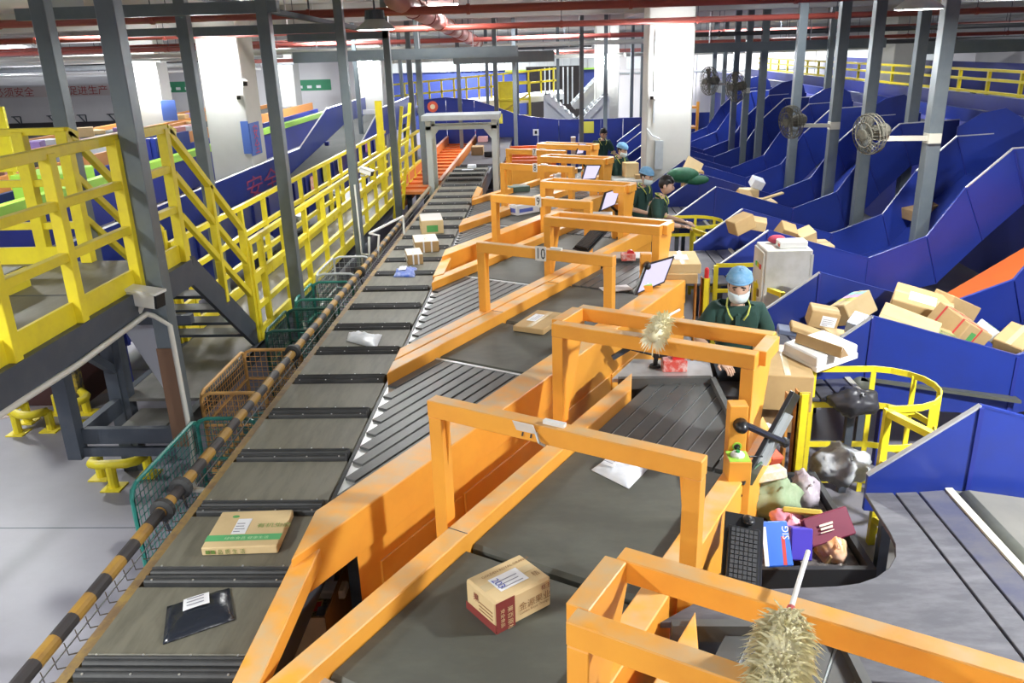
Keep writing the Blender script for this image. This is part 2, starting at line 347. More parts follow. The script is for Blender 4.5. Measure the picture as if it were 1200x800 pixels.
def lane(num,kind,cc,labels,full=True):
    # kind 'A': plain left rail on a trench ; 'B': right rail with doors
    cr0,cr,cl,cl1=cc
    t=thing('induction_conveyor',labels,'conveyor',(0,cl+1.5,0),'induction conveyors feeding the sorter')
    O=LP(cl,LX,0); wid=(cl-cr)*U.x
    def Q(s,tt,z): return O+U*s+W*tt+V((0,0,z))
    zr=1.19 if kind=='A' else 1.2
    sE=4.30
    # rails
    o=MB().prism([LP(cl,LX,.98),LP(cl1,LX,.98),LP(cl1,.66,.98),LP(cl,.62,.98)],(0,0,zr-.98)).build('side_rail',orange,t,bevel=.006); 
    zrr=1.19 if kind=='A' else 1.25
    MB().prism([LP(cr0,LX,.98),LP(cr,LX,.98),LP(cr,1.5,.98),LP(cr0,1.5,.98)],(0,0,zrr-.98)).build('side_rail',orange,t,bevel=.006)
    if full:
        # seam lines in the rails
        for X in (-.47,.1):
            a=LP(cl,X,zr+.001); b=a-W*((cl1-cl)*U.x); MB().bar(a,b,.004,.003).build('joint',dark_steel,t)
    # body panels
    MB().prism([LP(cl1-.06,LX+.06,.1),LP(cl1-.02,LX+.06,.1),LP(cl1-.02,.6,.1),LP(cl1-.06,.6,.1)],(0,0,.88)).build('side_panel',orange,t)
    pn=MB().prism([LP(cr0+.05,LX+.22,.1),LP(cr0+.11,LX+.22,.1),LP(cr0+.11,1.5,.1),LP(cr0+.05,1.5,.1)],(0,0,.88)).build('side_panel',orange,t)
    MB().prism([LP(cr+.05,LX+.35,.15),LP(cl-.05,LX+.35,.15),LP(cl-.05,.5,.15),LP(cr+.05,1.2,.15)],(0,0,.8)).build('core_frame',dark_steel,t)
    if kind=='B':
        xs=[LX+.30,-.62,-.02,.55,1.1,1.5]
        for k in range(5):
            a=LP(cr0+.05,xs[k]+.008,.16); b=LP(cr0+.05,xs[k+1]-.008,.16); n=W
            d=MB().ob((a+b)/2+n*.008+V((0,0,.33)),(b-a)/2,n*.008,V((0,0,.33))).build('door',orange,t,bevel=.003)
            c=a+(b-a)*(.8 if k%2==0 else .5)+n*.017+V((0,0,.36))
            hd=MB().ob(c,(b-a).normalized()*.055,n*.003,V((0,0,.022))).build('handle',galv,d)
            MB().ob(c+n*.003,(b-a).normalized()*.046,n*.002,V((0,0,.014))).build('handle_recess',black,hd)
    # serrated end plate and strip belts
    MB().prism([LP(cl,LX-.02,1.06),LP(cr,LX-.02,1.06),LP(cr,LX+.5,1.06),LP(cl,LX+.12,1.06)],(0,0,.02)).build('end_plate',alu,t)
    nst=10; pw=wid/nst
    for i in range(nst):
        t0=pw*(i+.1); t1=pw*(i+.9)
        # left corner of strip touches the sorter edge
        # s where X = LX-? : O.x + U.x*s + W.x*t = LX+.0
        s0=(LX+.005-O.x-W.x*t0)/U.x
        MB().prism([Q(s0,t0,1.075),Q(s0,t1,1.075),Q(.66,t1,1.075),Q(.66,t0,1.075)],(0,0,.025)).build('strip_belt',slat_grey,t)
    MB().prism([Q(-1.6,wid,1.0),Q(.66,wid,1.0),Q(.66,0,1.0),Q(.2,0,1.0)],(0,0,.068)).build('strip_bed',black,t)
    MB().prism([Q(.665,0,1.04),Q(.665,wid,1.04),Q(.70,wid,1.04),Q(.70,0,1.04)],(0,0,.062)).build('seam_bar',galv,t)
    # flat belts with rounded ends
    def flat(sa,sb,nm,z=ZB):
        r=.03; prof=[(sa,z-.06),(sa+.006,z-.02),(sa+r,z),(sb-r,z),(sb-.006,z-.02),(sb,z-.06)]
        MB().prism([Q(a,.01,b) for a,b in prof],W*(wid-.02)).build(nm,belt_black,t,smooth=False)
    flat(.715,1.84,'belt'); flat(1.87,3.33,'belt')
    # slatted table at the loading end
    ye=O.y+U.y*4.0+.42      # far edge runs across, along X
    ns=9; pw=wid/ns
    def region(pl):
        return clip(clip(pl,lambda p:ye-p.y),lambda p:1.29-p.x)
    for i in range(ns):
        t0=pw*(i+.07); t1=pw*(i+.93)
        pl=region([Q(3.36,t0,1.07),Q(3.36,t1,1.07),Q(5.6,t1,1.07),Q(5.6,t0,1.07)])
        if len(pl)>2: MB().prism(pl,(0,0,.03)).build('slat',slat_grey,t)
        if i<ns-1:
            e0,e1=pw*(i+.955),pw*(i+1.045); pl=region([Q(3.5,e0,1.08),Q(3.5,e1,1.08),Q(5.4,e1,1.08),Q(5.4,e0,1.08)])
            if len(pl)>2: MB().prism(pl,(0,0,.012)).build('gap_strip',galv,t)
    pl=region([Q(3.36,0,1.0),Q(3.36,wid,1.0),Q(5.6,wid,1.0),Q(5.6,0,1.0)]); MB().prism(pl,(0,0,.068)).build('slat_bed',black,t)
    MB().box(.55,1.3,ye,ye+.05,1.06,1.15).build('end_lip',slat_grey,t)
    MB().bar((1.31,ye+.02,1.1),(1.31,cr+(1.31-LX)*TANT+.02,1.1),.04,.1).build('side_lip',slat_grey,t)
    # bare metal shelf behind
    MB().prism([V((.5,ye+.05,1.1)),V((1.32,ye+.05,1.1)),V((1.36,ye+(.2 if num==12 else .42),1.1)),V((.72,ye+(.22 if num==12 else .5),1.1))],(0,0,.03)).build('metal_shelf',(tsteel if num==12 else shelf_m),t)
    MB().prism([V((.55,ye+.06,.1)),V((1.2,ye+.06,.1)),V((1.25,ye+.18,.1)),V((.75,ye+.18,.1))],(0,0,1.0)).build('shelf_stand',dark_steel,t)
    return dict(t=t,O=O,cl=cl,cl1=cl1,cr=cr,cr0=cr0,ye=ye,Q=Q,wid=wid)
lanes={}
LANES=[(12,'B',(-3.4,-2.95,-.75,-.47)),(11,'A',(-.15,.15,2.28,2.55)),(10,'B',(3.57,4.05,6.27,6.55)),(9,'A',(6.62,6.9,9.08,9.36)),(8,'B',(10.1,10.5,12.22,12.48)),(7,'A',(12.54,12.8,14.48,14.74))]
lab={12:'orange-framed induction conveyor in the lower right corner, under the nearest orange portal',
 11:'orange-framed induction conveyor with the maroon-printed carton on its black belt',
 10:'orange-framed induction conveyor with the flat carton on its belt, under the number 10 gantry',
 9:'orange-framed induction conveyor under the number 9 gantry, strips before the cartons on the sorter',
 8:'orange-framed induction conveyor carrying the white wrapped pack, beyond the number 9 gantry',
 7:'farthest orange-framed induction conveyor, beside the number 8 gantry'}
for n_,k,b in LANES: lanes[n_]=lane(n_,k,b,lab[n_])
# orange closing bars between lane pairs, along the sorter
for i,(ca,cb) in enumerate(((2.5,3.98),(9.33,10.45),(14.72,16.))):
    o=MB().prism([V((LX-.02,ca,1.1)),V((LX-.02,cb,1.1)),V((LX+.10,cb-.23,1.1)),V((LX+.10,ca+.12,1.1))],(0,0,.1)).build('closing_bar',orange,None,bevel=.005)
    tag(o,['orange bar closing the trench beside the black parcel and flat carton carriages','orange bar at the trench tip beside the blue parcel on the sorter','orange bar at the farthest trench tip along the sorter'][i],'bar','orange trench bars along the sorter')
# ---- gantries (single beam, number plate) -------------------------------
def gantry(num,p0,ln,lbl):
    a=V((*p0,0)); b=a+W*ln
    t=thing('scanner_gantry',lbl,'gantry',((a+b)/2),'numbered gantries over the induction conveyors')
    zt=1.9
    e=.045
    MB().bar(a-W*e+V((0,0,zt-.05)),b+W*e+V((0,0,zt-.05)),.09,.1).build('beam',orange,t,bevel=.005)
    for p in (a,b):
        MB().bar(p+V((0,0,.0)),p+V((0,0,zt-.1)),.085,.085,up=W).build('leg',orange,t,bevel=.004)
    for p,s in ((a,1),(b,-1)):
        q=p+W*(s*.043)+V((0,0,zt-.1)); MB().prism([q,q+W*(s*.03),q+V((0,0,-.3))-W*(s*.0)],U*.006).build('gusset',orange,t)
    if num:
        c=a+W*(ln*(.50 if num!=11 else .40))-U*.05+V((0,0,zt-.04))
        pw=.115 if len(str(num))==2 else .085
        if num==11:   # the plate is turned, seen end-on from above
            x=W.copy(); pl=MB().ob(c+V((0,0,0)),x*.06,(-U*.03+V((0,0,.055))),(U*.0012+V((0,0,.0008)))).build('number_plate',white_plastic,t)
            text('number_text','11',c-x*.045-U*.001-V((0,0,.035))-U*.003,x,-U*.03*-1+V((0,0,.055)),.1,ink,t)
            MB().path([c+x*.06,c+x*.1-U*.04-V((0,0,.03)),c+x*.12-U*.02-V((0,0,.05))],.008,5).build('loose_tape',galv,t)
        else:
            MB().ob(c-U*.002,W*(pw/2),U*.002,V((0,0,.07))).build('number_plate',white_plastic,t)
            text('number_text',str(num),c-W*0-U*.0045-V((0,0,.05)),W,V((0,0,1)),.15,ink,t,align='CENTER',stretch=.72)
        MB().bar(c+W*(.08)+U*.05+V((0,0,.045)),c+W*(.2)+U*.05+V((0,0,.045)),.03,.03).build('sensor_box',white_plastic,t)
    return t
gantry(11,(-.62,4.13),1.46,'orange gantry with a bent number plate over the wide black belt')
gantry(10,(-.66,8.0),1.38,'orange gantry with the number 10 plate, beside the flat carton')
gantry(9,(-.70,10.8),1.36,'orange gantry with the number 9 plate, in front of the white wrapped pack')
gantry(8,(-.74,13.9),1.27,'orange gantry with the number 8 plate, near the far end of the sorter')
gantry(7,(-.74,16.0),1.18,'farthest orange gantry, its number plate half hidden')
# ---- double beam portals ------------------------------------------------
def portal(p0,ln,lbl,dpt=.42):
    a=V((*p0,0)); zt=1.86
    t=thing('portal_frame',lbl,'frame',a+W*ln/2,'double-beam portals at the loading ends')
    for d in (0,dpt):
        p=a+U*d; MB().bar(p+V((0,0,zt-.05)),p+W*ln+V((0,0,zt-.05)),.09,.1).build('beam',orange,t,bevel=.005)
    for s in (0,ln):
        p=a+W*s; MB().bar(p+U*.045+V((0,0,zt-.05)),p+U*(dpt-.045)+V((0,0,zt-.05)),.09,.1).build('cross_beam',orange,t,bevel=.004)
    for s,d in ((.045,0),(ln-.045,0)):
        p=a+W*s+U*d; MB().bar(p,p+V((0,0,zt-.1)),.09,.085,up=W).build('leg',orange,t,bevel=.004)
    # tapered side plates behind the legs
    for s in (.012,ln-.02):
        p=a+W*s+V((0,0,zt-.1)); MB().prism([p+U*.045,p+U*(dpt+.04),p+U*.05-V((0,0,.95))],W*.01).build('gusset_plate',orange,t)
    p=a+W*(ln-.045); MB().bar(p+U*(dpt)+V((0,0,zt-.1)),p+U*.07+V((0,0,.75)),.07,.06,up=W).build('slanted_leg',orange,t)
    return dict(t=t,a=a,ln=ln,zt=zt)
PT={}
PT[12]=portal((.06,2.36),1.5,'nearest orange double-beam portal across the lower right corner, duster on it')
PT[11]=portal((.03,5.57),1.44,'orange double-beam portal in front of the woman in the hair net')
PT[10]=portal((-.04,9.45),1.42,'orange double-beam portal next to the lit screen and the flat carton belt',.32)
PT[9]=portal((-.1,12.12),1.33,'orange double-beam portal next to the man in dark green',.34)
PT[8]=portal((-.12,15.02),1.25,'orange double-beam portal behind the number 9 gantry',.34)
PT[7]=portal((-.2,17.1),1.2,'farthest orange double-beam portal, in front of the blue partition',.34)
# ================= LEFT SIDE: HUNG CATWALK, PLATFORM, STAIRS ================
CX0,CX1=-4.05,-3.15; ZC=.75; ZP=2.02
deck_m=mat('worn_deck_plate',(.17,.165,.15),.5,.1,(.23,.22,.2),2.5,.8,stretch=(3,1,1))
wh_pole=mat('cream_conduit',(.62,.61,.55),.45)
# platform
pf=thing('steel_platform','raised grey deck platform with yellow toe boards at the left edge','platform',(-4.8,5.4,0))
MB().box(-5.4,-3.22,3.3,7.0,ZP-.05,ZP).build('deck',deck_m,pf)
for y in (3.7,4.8,5.9): MB().box(-5.4,-3.22,y,y+.012,ZP,ZP+.004).build('deck_joint',dark_steel,pf)
MB().box(-3.24,-3.16,3.3,7.0,ZP-.22,ZP-.0).build('edge_beam',dark_steel,pf)
MB().box(-5.4,-3.2,6.94,7.0,ZP-.22,ZP-.05).build('edge_beam',dark_steel,pf)
MB().box(-3.24,-3.215,3.3,6.95,ZP,ZP+.15).build('toe_board',yellow,pf)
MB().box(-5.4,-4.2,6.93,6.955,ZP,ZP+.15).build('toe_board',yellow,pf)
MB().box(-5.4,-4.15,5.2,6.2,ZP,ZP+.16).build('raised_step',deck_m,pf); MB().box(-4.17,-4.14,5.2,6.2,ZP+.0,ZP+.16).build('step_riser',yellow,pf)
for (x,y) in ((-4.3,4.2),(-4.02,6.9)): MB().box(x-.06,x+.06,y-.06,y+.06,0,ZP-.2).build('support_leg',dark_steel,pf)
MB().bar((-4.0,6.9,1.0),(-4.0,5.9,1.8),.07,.07).build('brace',dark_steel,pf)
MB().bar((-5.3,6.9,1.5),(-3.2,6.9,1.5),.08,.08).build('cross_beam',dark_steel,pf)
rl=thing('guard_railing','yellow guard railing along the near edge of the raised platform','railing',(-3.2,5.2,ZP))
for y in (3.7,4.48,5.24,6.1,6.94): MB().box(-3.245,-3.165,y-.04,y+.04,ZP,3.15).build('post',yellow,rl,bevel=.004)
for z,w in ((3.15,.07),(2.82,.06),(2.48,.06)): MB().box(-3.235,-3.175,3.3,6.98,z-w/2,z+w/2).build('rail',yellow,rl,bevel=.004)
rl=thing('guard_railing','yellow guard railing across the back of the raised platform','railing',(-5,6.98,ZP))
for x in (-5.3,-4.46,-4.08): MB().box(x-.05,x+.05,6.93,7.02,ZP,3.15).build('post',yellow,rl,bevel=.004)
for z in (3.15,2.72,2.35): MB().box(-5.4,-4.05,6.95,7.01,z-.03,z+.03).build('rail',yellow,rl,bevel=.004)
# stairs
st=thing('steel_stairs','short dark steel stair flight with open treads below the platform','stairs',(-3.65,7.7,ZC))
for x in (-4.08,-3.2):
    MB().prism([(x-.02,6.98,1.8),(x-.02,7.08,2.03),(x-.02,8.40,.93),(x-.02,8.40,.76),(x-.02,8.25,.76)],(.04,0,0)).build('stringer',dark_steel,st)
for k in range(5):
    y=7.12+.25*k; z=1.79-.215*k; MB().box(-4.06,-3.22,y,y+.22,z-.03,z).build('tread',dark_steel,st)
for i,x in enumerate((-4.06,-3.2)):
    h=thing('stair_handrail','yellow three-bar handrail on the %s side of the short stairs'%('wall-side, far' if i==0 else 'sorter-facing'),'railing',(x,7.7,ZC))
    a,b=V((x,7.0,3.13)),V((x,8.38,2.0))
    MB().bar(a,b,.06,.06).build('rail',yellow,h,bevel=.004)
    MB().bar(a-V((0,0,.36)),b-V((0,0,.36)),.05,.06).build('rail',yellow,h,bevel=.004)
    MB().bar(a-V((0,0,.72)),b-V((0,0,.72)),.05,.06).build('rail',yellow,h,bevel=.004)
    m=(a+b)/2; MB().bar((x,m.y,1.42),(x,m.y,m.z),.06,.06).build('post',yellow,h)
    MB().bar((x,8.38,.75),(x,8.38,2.0),.07,.07).build('post',yellow,h)
    MB().bar((x,6.98,3.15),(x,7.12,3.10),.06,.06).build('rail_return',yellow,h)
# catwalk
cw=thing('hung_catwalk','long narrow grey catwalk hung from posts beside the sorter','catwalk',(-3.6,13,ZC))
MB().box(CX0,CX1,6.85,21,ZC-.03,ZC).build('deck',deck_m,cw)
MB().box(CX0,CX1,6.2,6.26,ZC-.14,ZC).build('end_beam',dark_steel,cw); MB().box(CX0-.02,CX1+.02,6.16,6.2,ZC-.24,ZC-.16).build('end_beam',dark_steel,cw)
MB().box(CX1-.07,CX1,6.2,21,ZC-.14,ZC+.004).build('side_channel',dark_steel,cw); MB().box(CX0,CX0+.07,6.2,21,ZC-.14,ZC+.004).build('side_channel',dark_steel,cw)
MB().box(CX0+.25,CX1-.25,6.26,6.85,ZC-.12,ZC-.1).build('lower_plate',deck_m,cw)
for s,x in ((0,CX1-.03),(1,CX0+.03)):
    r=thing('catwalk_railing',('yellow catwalk railing on the sorter side' if s==0 else 'yellow catwalk railing on the blue conveyor side'),'railing',(x,14,ZC),'railings of the hung catwalk')
    ys=[8.44,8.8]+[9.62+.92*k for k in range(12)]
    for y in ys: MB().box(x-.03,x+.03,y-.03,y+.03,ZC,1.84).build('post',yellow,r)
    for z in (1.84,1.47,1.12): MB().box(x-.025,x+.025,8.4,20.8,z-.03,z+.03).build('rail',yellow,r)
    MB().box(x-.02,x+.02,8.5,20.8,ZC+.0,ZC+.14).build('toe_board',yellow,r)
# tall yellow ladder frame at the far end
ld_=thing('yellow_ladder','tall narrow yellow ladder at the far end of the catwalk','ladder',(-2.95,16.4,ZC))
for y in (16.0,17.0):
    MB().bar((-3.03,y,.6),(-2.75,y+.1,2.72),.06,.06).build('stile',yellow,ld_); 
for k in range(7): MB().bar((-3.0+.04*k,16.0,.9+.27*k),(-3.0+.04*k,17.05,.9+.27*k),.04,.03).build('rung',yellow,ld_)
MB().box(-3.75,-3.6,18.5,18.56,.75,2.7).build('stile',yellow,ld_)
# hung posts
def post(x,y,z0,lbl,w=.13,grp='steel posts along the catwalk',ww=None,foot=False,head=False):
    t=thing('steel_post',lbl,'post',(x,y,z0),grp)
    h=(ww or w)/2; MB().box(x-w/2,x+w/2,y-h,y+h,z0,CEIL).build('shaft',post_steel,t,bevel=.006)
    if foot: MB().box(x-w*.9,x+w*.9,y-w*.9,y+w*.9,z0,z0+.015).build('base_plate',dark_steel,t)
    if head: MB().box(x-w,x+w,y-w,y+w,CEIL-.02,CEIL).build('head_plate',dark_steel,t)
    return t
t=post(-3.1,6.19,.5,'nearest dark grey steel post, with the white camera on it at the left',.14,head=True)
MB().box(-3.175,-3.03,6.115,6.118,.62,1.5).build('bare_primer_patch',mat('brown_primer',(.22,.12,.07),.7),t)
post(-2.96,9.2,.6,'grey steel post in front of the yellow catwalk railing, second from the left camera',.13,head=True)
post(-2.82,11.98,.6,'grey steel post with the small white camera, beside the far catwalk railing',.12,head=True)
post(-2.84,15.5,.6,'grey steel post by the yellow ladder',.12,head=True)
post(-2.75,18.6,0,'grey steel post just left of the white portal frame',.12)
post(-4.12,7.1,.6,'dark grey steel post rising behind the platform railing at upper left',.13,head=True)
post(-4.1,9.85,.6,'grey steel post between the stair handrail and the white pillar',.13,head=True)
post(-4.1,12.8,.6,'slim grey steel post standing before the blue conveyor incline',.1)
tp=MB().box(-4.12,-4.0,6.12,6.24,.5,ZP-.2).build('steel_post',dark_steel); tag(tp,'short dark post carrying the corner of the catwalk below the platform','post')
for i,(y,z,x0) in enumerate(((9.2,4.18,-5.6),(12.,4.03,-5.1),(15.5,3.98,-4.6))):
    o=MB().box(x0,-2.8,y-.06,y+.06,z-.06,z+.06).build('cross_beam',post_steel); tag(o,['grey steel cross beam nearest the camera, between upper left posts','grey steel cross beam behind the nearest one at upper left','farthest grey steel cross beam over the catwalk'][i],'beam','steel cross beams over the catwalk')
# diagonal flat brace at upper left
o=MB().bar((-4.1,7.1,4.45),(-2.9,13.6,4.05),.1,.06).build('diagonal_beam',dark_steel); tag(o,'dark diagonal beam under the ceiling at upper left','beam')
# camera on near post + conduit
def cctv(p,d,lbl,scale=1.,name='security_camera'):
    p=V(p);d=V(d).normalized(); x=d.cross(V((0,0,1))).normalized(); z=x.cross(d)
    t=thing(name,lbl,'camera',p)
    MB().ob(p+z*.0,d*.12*scale,x*.045*scale,z*.045*scale).build('housing',white_plastic,t,bevel=.008)
    MB().ob(p+d*.125*scale,d*.008*scale,x*.042*scale,z*.04*scale).build('lens_window',black,t)
    MB().ob(p+z*.055*scale+d*.01,d*.13*scale,x*.055*scale,z*.008*scale).build('sun_shield',white_plastic,t)
    MB().path([p-z*.045*scale,p-z*.09*scale-d*.03,p-z*.1*scale-d*.1*scale],.018*scale,6).build('bracket',white_plastic,t)
    return t
cctv(Py(166,349,5.94),(1,-.2,-.1),'white bullet camera on the nearest post at the platform corner',1.25)
cctv(Py(429,201,11.86),(1,-.3,-.3),'small white camera on the post beside the far catwalk railing',.8)
cctv((-6.2,16.98,2.95),(.6,-1,-.3),'small white camera on the left white pillar face',.9)
cctv((2.12,17.08,2.72),(-.6,-1,-.3),'small white dome camera on the right white pillar',.8)
cctv((-6.05,17.0,3.2),(.7,-1,-.2),'white camera hanging by the green banner on the left pillar corner',1.0)
o=MB().path([(-3.2,3.3,1.8),(-3.14,5.0,1.8),(-3.14,6.0,1.83),(-3.13,6.1,1.78),(-3.02,6.1,1.7),(-3.01,6.1,.6),(-2.9,5.8,.45),(-2.6,5.2,.75),(-2.44,4.75,1.0),(-2.3,4.72,1.0)],.022,6).build('conduit_pipe',wh_pole,None,smooth=True); tag(o,'cream conduit running along the platform edge and down the nearest post','conduit')
for i,y in enumerate((9.1,11.9)):
    o=MB().path([(-2.9+i*.1,y,1.9 if i else .75),(-2.88+i*.1,y-.02,.55),(-2.75,y-.1,.5 if i==0 else .9),(-2.45,y-.3,.9),(-2.4,y-.3,1.06)],.014,6).build('conduit_pipe',wh_pole,None,smooth=True)
    tag(o,['cream conduit from the second grey post to the striped pole','cream conduit below the small camera on the far post'][i],'conduit')
o=MB().path([(-2.5,11.2,1.28),(-2.52,11.2,1.0),(-2.4,11.2,.98),(-2.36,11.2,1.3),(-2.5,11.25,1.32),(-2.2,12.3,1.35),(-2.2,12.3,1.0)],.018,6).build('bent_bar_guard',white_paint:=mat('white_tube',(.75,.75,.73),.4)); tag(o,'bent white tube guard standing on the striped pole','guard')
o=MB().prism([(-3.9,6.95,1.45),(-3.55,6.95,1.45),(-3.58,6.95,.75)],(0,.01,0)).build('hanging_cloth',mat('pale_cloth',(.6,.62,.7),.9)); tag(o,'pale triangular cloth hanging under the stairs','cloth')
# bollards
def bollard(x,y,lbl,rot=0):
    t=thing('corner_guard',lbl,'bollard',(x,y,0),'yellow tube corner guards on the floor')
    c,s=math.cos(rot),math.sin(rot)
    def T(a,b,z): return V((x+a*c-b*s,y+a*s+b*c,z))
    pts=[T(-.22,.2,.22),T(-.2,.02,.235),T(-.12,-.02,.24),T(.0,-.02,.24),T(.12,-.02,.24),T(.2,.03,.235),T(.22,.2,.22)]
    MB().path(pts,.045,8).build('guard_tube',yellow_worn if False else yellow,t,smooth=True)
    for a,b in ((-.02,-.02),(.22,.2),(-.22,.2)):
        MB().tube(T(a,b,0),T(a,b,.22),.045,10).build('post',yellow,t); MB().ob(T(a,b,.006),(.09,0,0),(0,.09,0),(0,0,.006)).build('base_plate',yellow,t)
bollard(-4.0,6.55,'yellow tube corner guard around the leg beside the green cart',.1)
bollard(-5.62,7.7,'yellow tube corner guard at the left edge, under the platform',-.5)
bollard(-5.2,8.2,'yellow tube corner guard by the black and yellow striped leg under the platform',2.4)
o=MB().box(-5.35,-5.23,8.22,8.34,0,1.75).build('striped_column',mat('hazard_black',(.04,.04,.04),.5,0,(.5,.36,.03),9,1)); tag(o,'black and yellow worn leg under the platform','post')
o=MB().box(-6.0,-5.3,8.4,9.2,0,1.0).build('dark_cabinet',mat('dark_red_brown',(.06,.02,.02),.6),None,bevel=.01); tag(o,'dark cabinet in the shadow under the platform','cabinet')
o=MB().box(-4.02,-3.9,6.85,6.97,0,ZP-.2).build('steel_column',dark_steel); tag(o,'dark square leg rising from the yellow corner guard','post')
# wire carts
def cart(x0,x1,y0,y1,z0,z1,m,lbl,sides='LFB',cell=.055,zbase=.15):
    t=thing('roll_cage','%s'%lbl,'cart',((x0+x1)/2,(y0+y1)/2,0),'wire roll cages beside the sorter')
    def panel(a,b,nm):
        a,b=V(a),V(b); d=(b-a); L=d.length; d/=L; r=.08
        pts=[a+V((0,0,z0)),a+V((0,0,z1-r)),a+d*r*.3+V((0,0,z1-r*.3)),a+d*r+V((0,0,z1)),b-d*r+V((0,0,z1)),b-d*r*.3+V((0,0,z1-r*.3)),b+V((0,0,z1-r)),b+V((0,0,z0))]
        f=MB().path(pts,.016,6).build('panel_frame',m,t); g=MB(); k=cell
        while k<L-.02: g.bar(a+d*k+V((0,0,z0)),a+d*k+V((0,0,z1)),.004); k+=cell
        z=z0+cell
        while z<z1-.02: g.bar(a+V((0,0,z)),b+V((0,0,z)),.004); z+=cell
        g.build('wire_mesh',m,f)
        MB().bar(a+V((0,0,(z0+z1)/2)),b+V((0,0,(z0+z1)/2)),.03,.012).build('mid_bar',m,f)
    if 'L' in sides: panel((x0,y0,0),(x0,y1,0),'l')
    if 'F' in sides: panel((x0,y0,0),(x1,y0,0),'f')
    if 'B' in sides: panel((x0,y1,0),(x1,y1,0),'b')
    if 'R' in sides: panel((x1,y0,0),(x1,y1,0),'r')
    b=MB(); 
    for p,q in (((x0,y0),(x1,y0)),((x0,y1),(x1,y1)),((x0,y0),(x0,y1)),((x1,y0),(x1,y1)),(((x0+x1)/2,y0),((x0+x1)/2,y1))): b.bar((*p,zbase),(*q,zbase),.03)
    b.build('base_frame',m,t)
    for p in ((x0+.04,y0+.06),(x1-.04,y0+.06),(x0+.04,y1-.06),(x1-.04,y1-.06)):
        MB().lathe((p[0]-.018,p[1],.055),(1,0,0),[(0,.055),(.036,.055)],12).build('wheel',rubber,t)
        MB().box(p[0]-.012,p[0]+.012,p[1]-.02,p[1]+.02,.055,zbase).build('caster_fork',galv,t)
    return t
cart(-2.82,-2.34,4.75,5.85,.3,1.0,teal,'teal wire roll cage nearest the camera, beside the striped pole','LB')
ct=cart(-3.08,-2.5,6.55,7.65,.3,.92,cart_orange,'pale orange framed roll cage with wire mesh beside the catwalk','LFBR')
cart(-2.96,-2.42,8.0,8.75,.25,1.0,teal_dk,'dark green wire roll cage between the orange cage and the second post','LFBR',.06)
cart(-2.92,-2.42,8.95,9.7,.25,1.05,teal,'teal wire roll cage just beyond the second post','LFB',.06)
cart(-2.92,-2.42,9.9,10.8,.25,1.1,mat('pale_tube',(.5,.53,.55),.4),'pale grey tube roll cage at the bend of the striped pole','LFB',.07)
for i,(x,y,z,sx,sy,sz,mm) in enumerate(((-2.8,7.2,.17,.4,.5,.25,mat('teal_bag',(.05,.2,.22),.7)),(-2.7,8.4,.17,.4,.5,.3,mat('white_sack',(.6,.6,.62),.8)),(-2.7,9.3,.17,.4,.5,.3,mat('grey_sack',(.3,.32,.36),.8)))):
    m=MB(); m.ball((x,y,z+sz/2),sx/2,sy/2,sz/2,12,8); o=m.build('mail_sack',mm,None,smooth=True); tag(o,['dark teal sack lying in the orange roll cage','white sack lying in the dark green roll cage','grey sack lying in the teal roll cage beyond the second post'][i],'sack')
# ================= BLUE CONVEYOR BEHIND THE CATWALK ==========================
bc=thing('blue_belt_conveyor','long blue-walled belt conveyor rising behind the yellow catwalk railing','conveyor',(-5.4,18,0))
def wallprof(x,k0,k1,ztop0,ztop1,hh,th,nm,mt,y0=8.2,y1=33):
    pts=[(x,y0,ztop0-hh),(x,y0,ztop0),(x,k0,ztop0),(x,k1,ztop1),(x,y1,ztop1+.05),(x,y1,ztop1-hh+.1),(x,k1+.6,ztop1-hh),(x,k0+.5,ztop0-hh)]
    MB().prism(pts,(th,0,0)).build(nm,mt,bc)
    MB().path([(x+th/2,y0,ztop0),(x+th/2,k0,ztop0),(x+th/2,k1,ztop1),(x+th/2,y1,ztop1+.05)],.022,4).build('top_edge',edge_steel,bc)
wallprof(-4.8,21.3,24.2,1.48,2.18,.8,.04,'side_wall',blue)
wallprof(-6.05,20.2,23.1,1.55,2.28,.85,.04,'side_wall',blue)
bm=mat('grey_belt',(.085,.09,.085),.9,0,(.11,.11,.105),2,.6,spec=.15)
MB().prism([(-6,8.2,.95),(-6,8.2,1.0),(-6,18.5,1.0),(-6,25.2,1.75),(-6,33,1.78),(-6,33,1.7),(-6,25.2,1.68),(-6,18.5,.92)],(1.2,0,0)).build('belt',bm,bc)
for k in range(20):
    y=8.5+.75*k; MB().box(-4.76,-4.72,y,y+.06,.68,1.44).build('rib',blue_dk,bc)
for k in range(5): MB().box(-5.9,-5.8,8.6+4.5*k,8.7+4.5*k,0,.9 if k<3 else 1.5).build('leg',blue_dk,bc); MB().box(-4.95,-4.85,8.6+4.5*k,8.7+4.5*k,0,.9 if k<3 else 1.4).build('leg',blue_dk,bc)
MB().box(-5.98,-4.85,27.5,27.55,1.8,1.95).build('white_curtain',white,bc)
for (y,z,hh,ww,mm) in ((16.3,1.1,.3,.28,mat('warning_sticker',(.75,.55,.5),.6,0,(.7,.1,.05),14,1)),(17.3,1.15,.4,.3,sign_yellow),(18.6,1.2,.25,.3,paper),(21.6,1.25,.25,.5,mat('purple_sticker',(.3,.1,.35),.6))):
    quad(MB(),(-4.715,y,z),(0,ww,0),(0,0,hh)).build('sticker',mm,bc)
# faded red characters on the far wall face
text('red_lettering','安全',(-6.0,16.2,.98),(0,1,0),(0,0,1),.5,mat('faded_red',(.35,.05,.12),.7),bc,stretch=2.2)
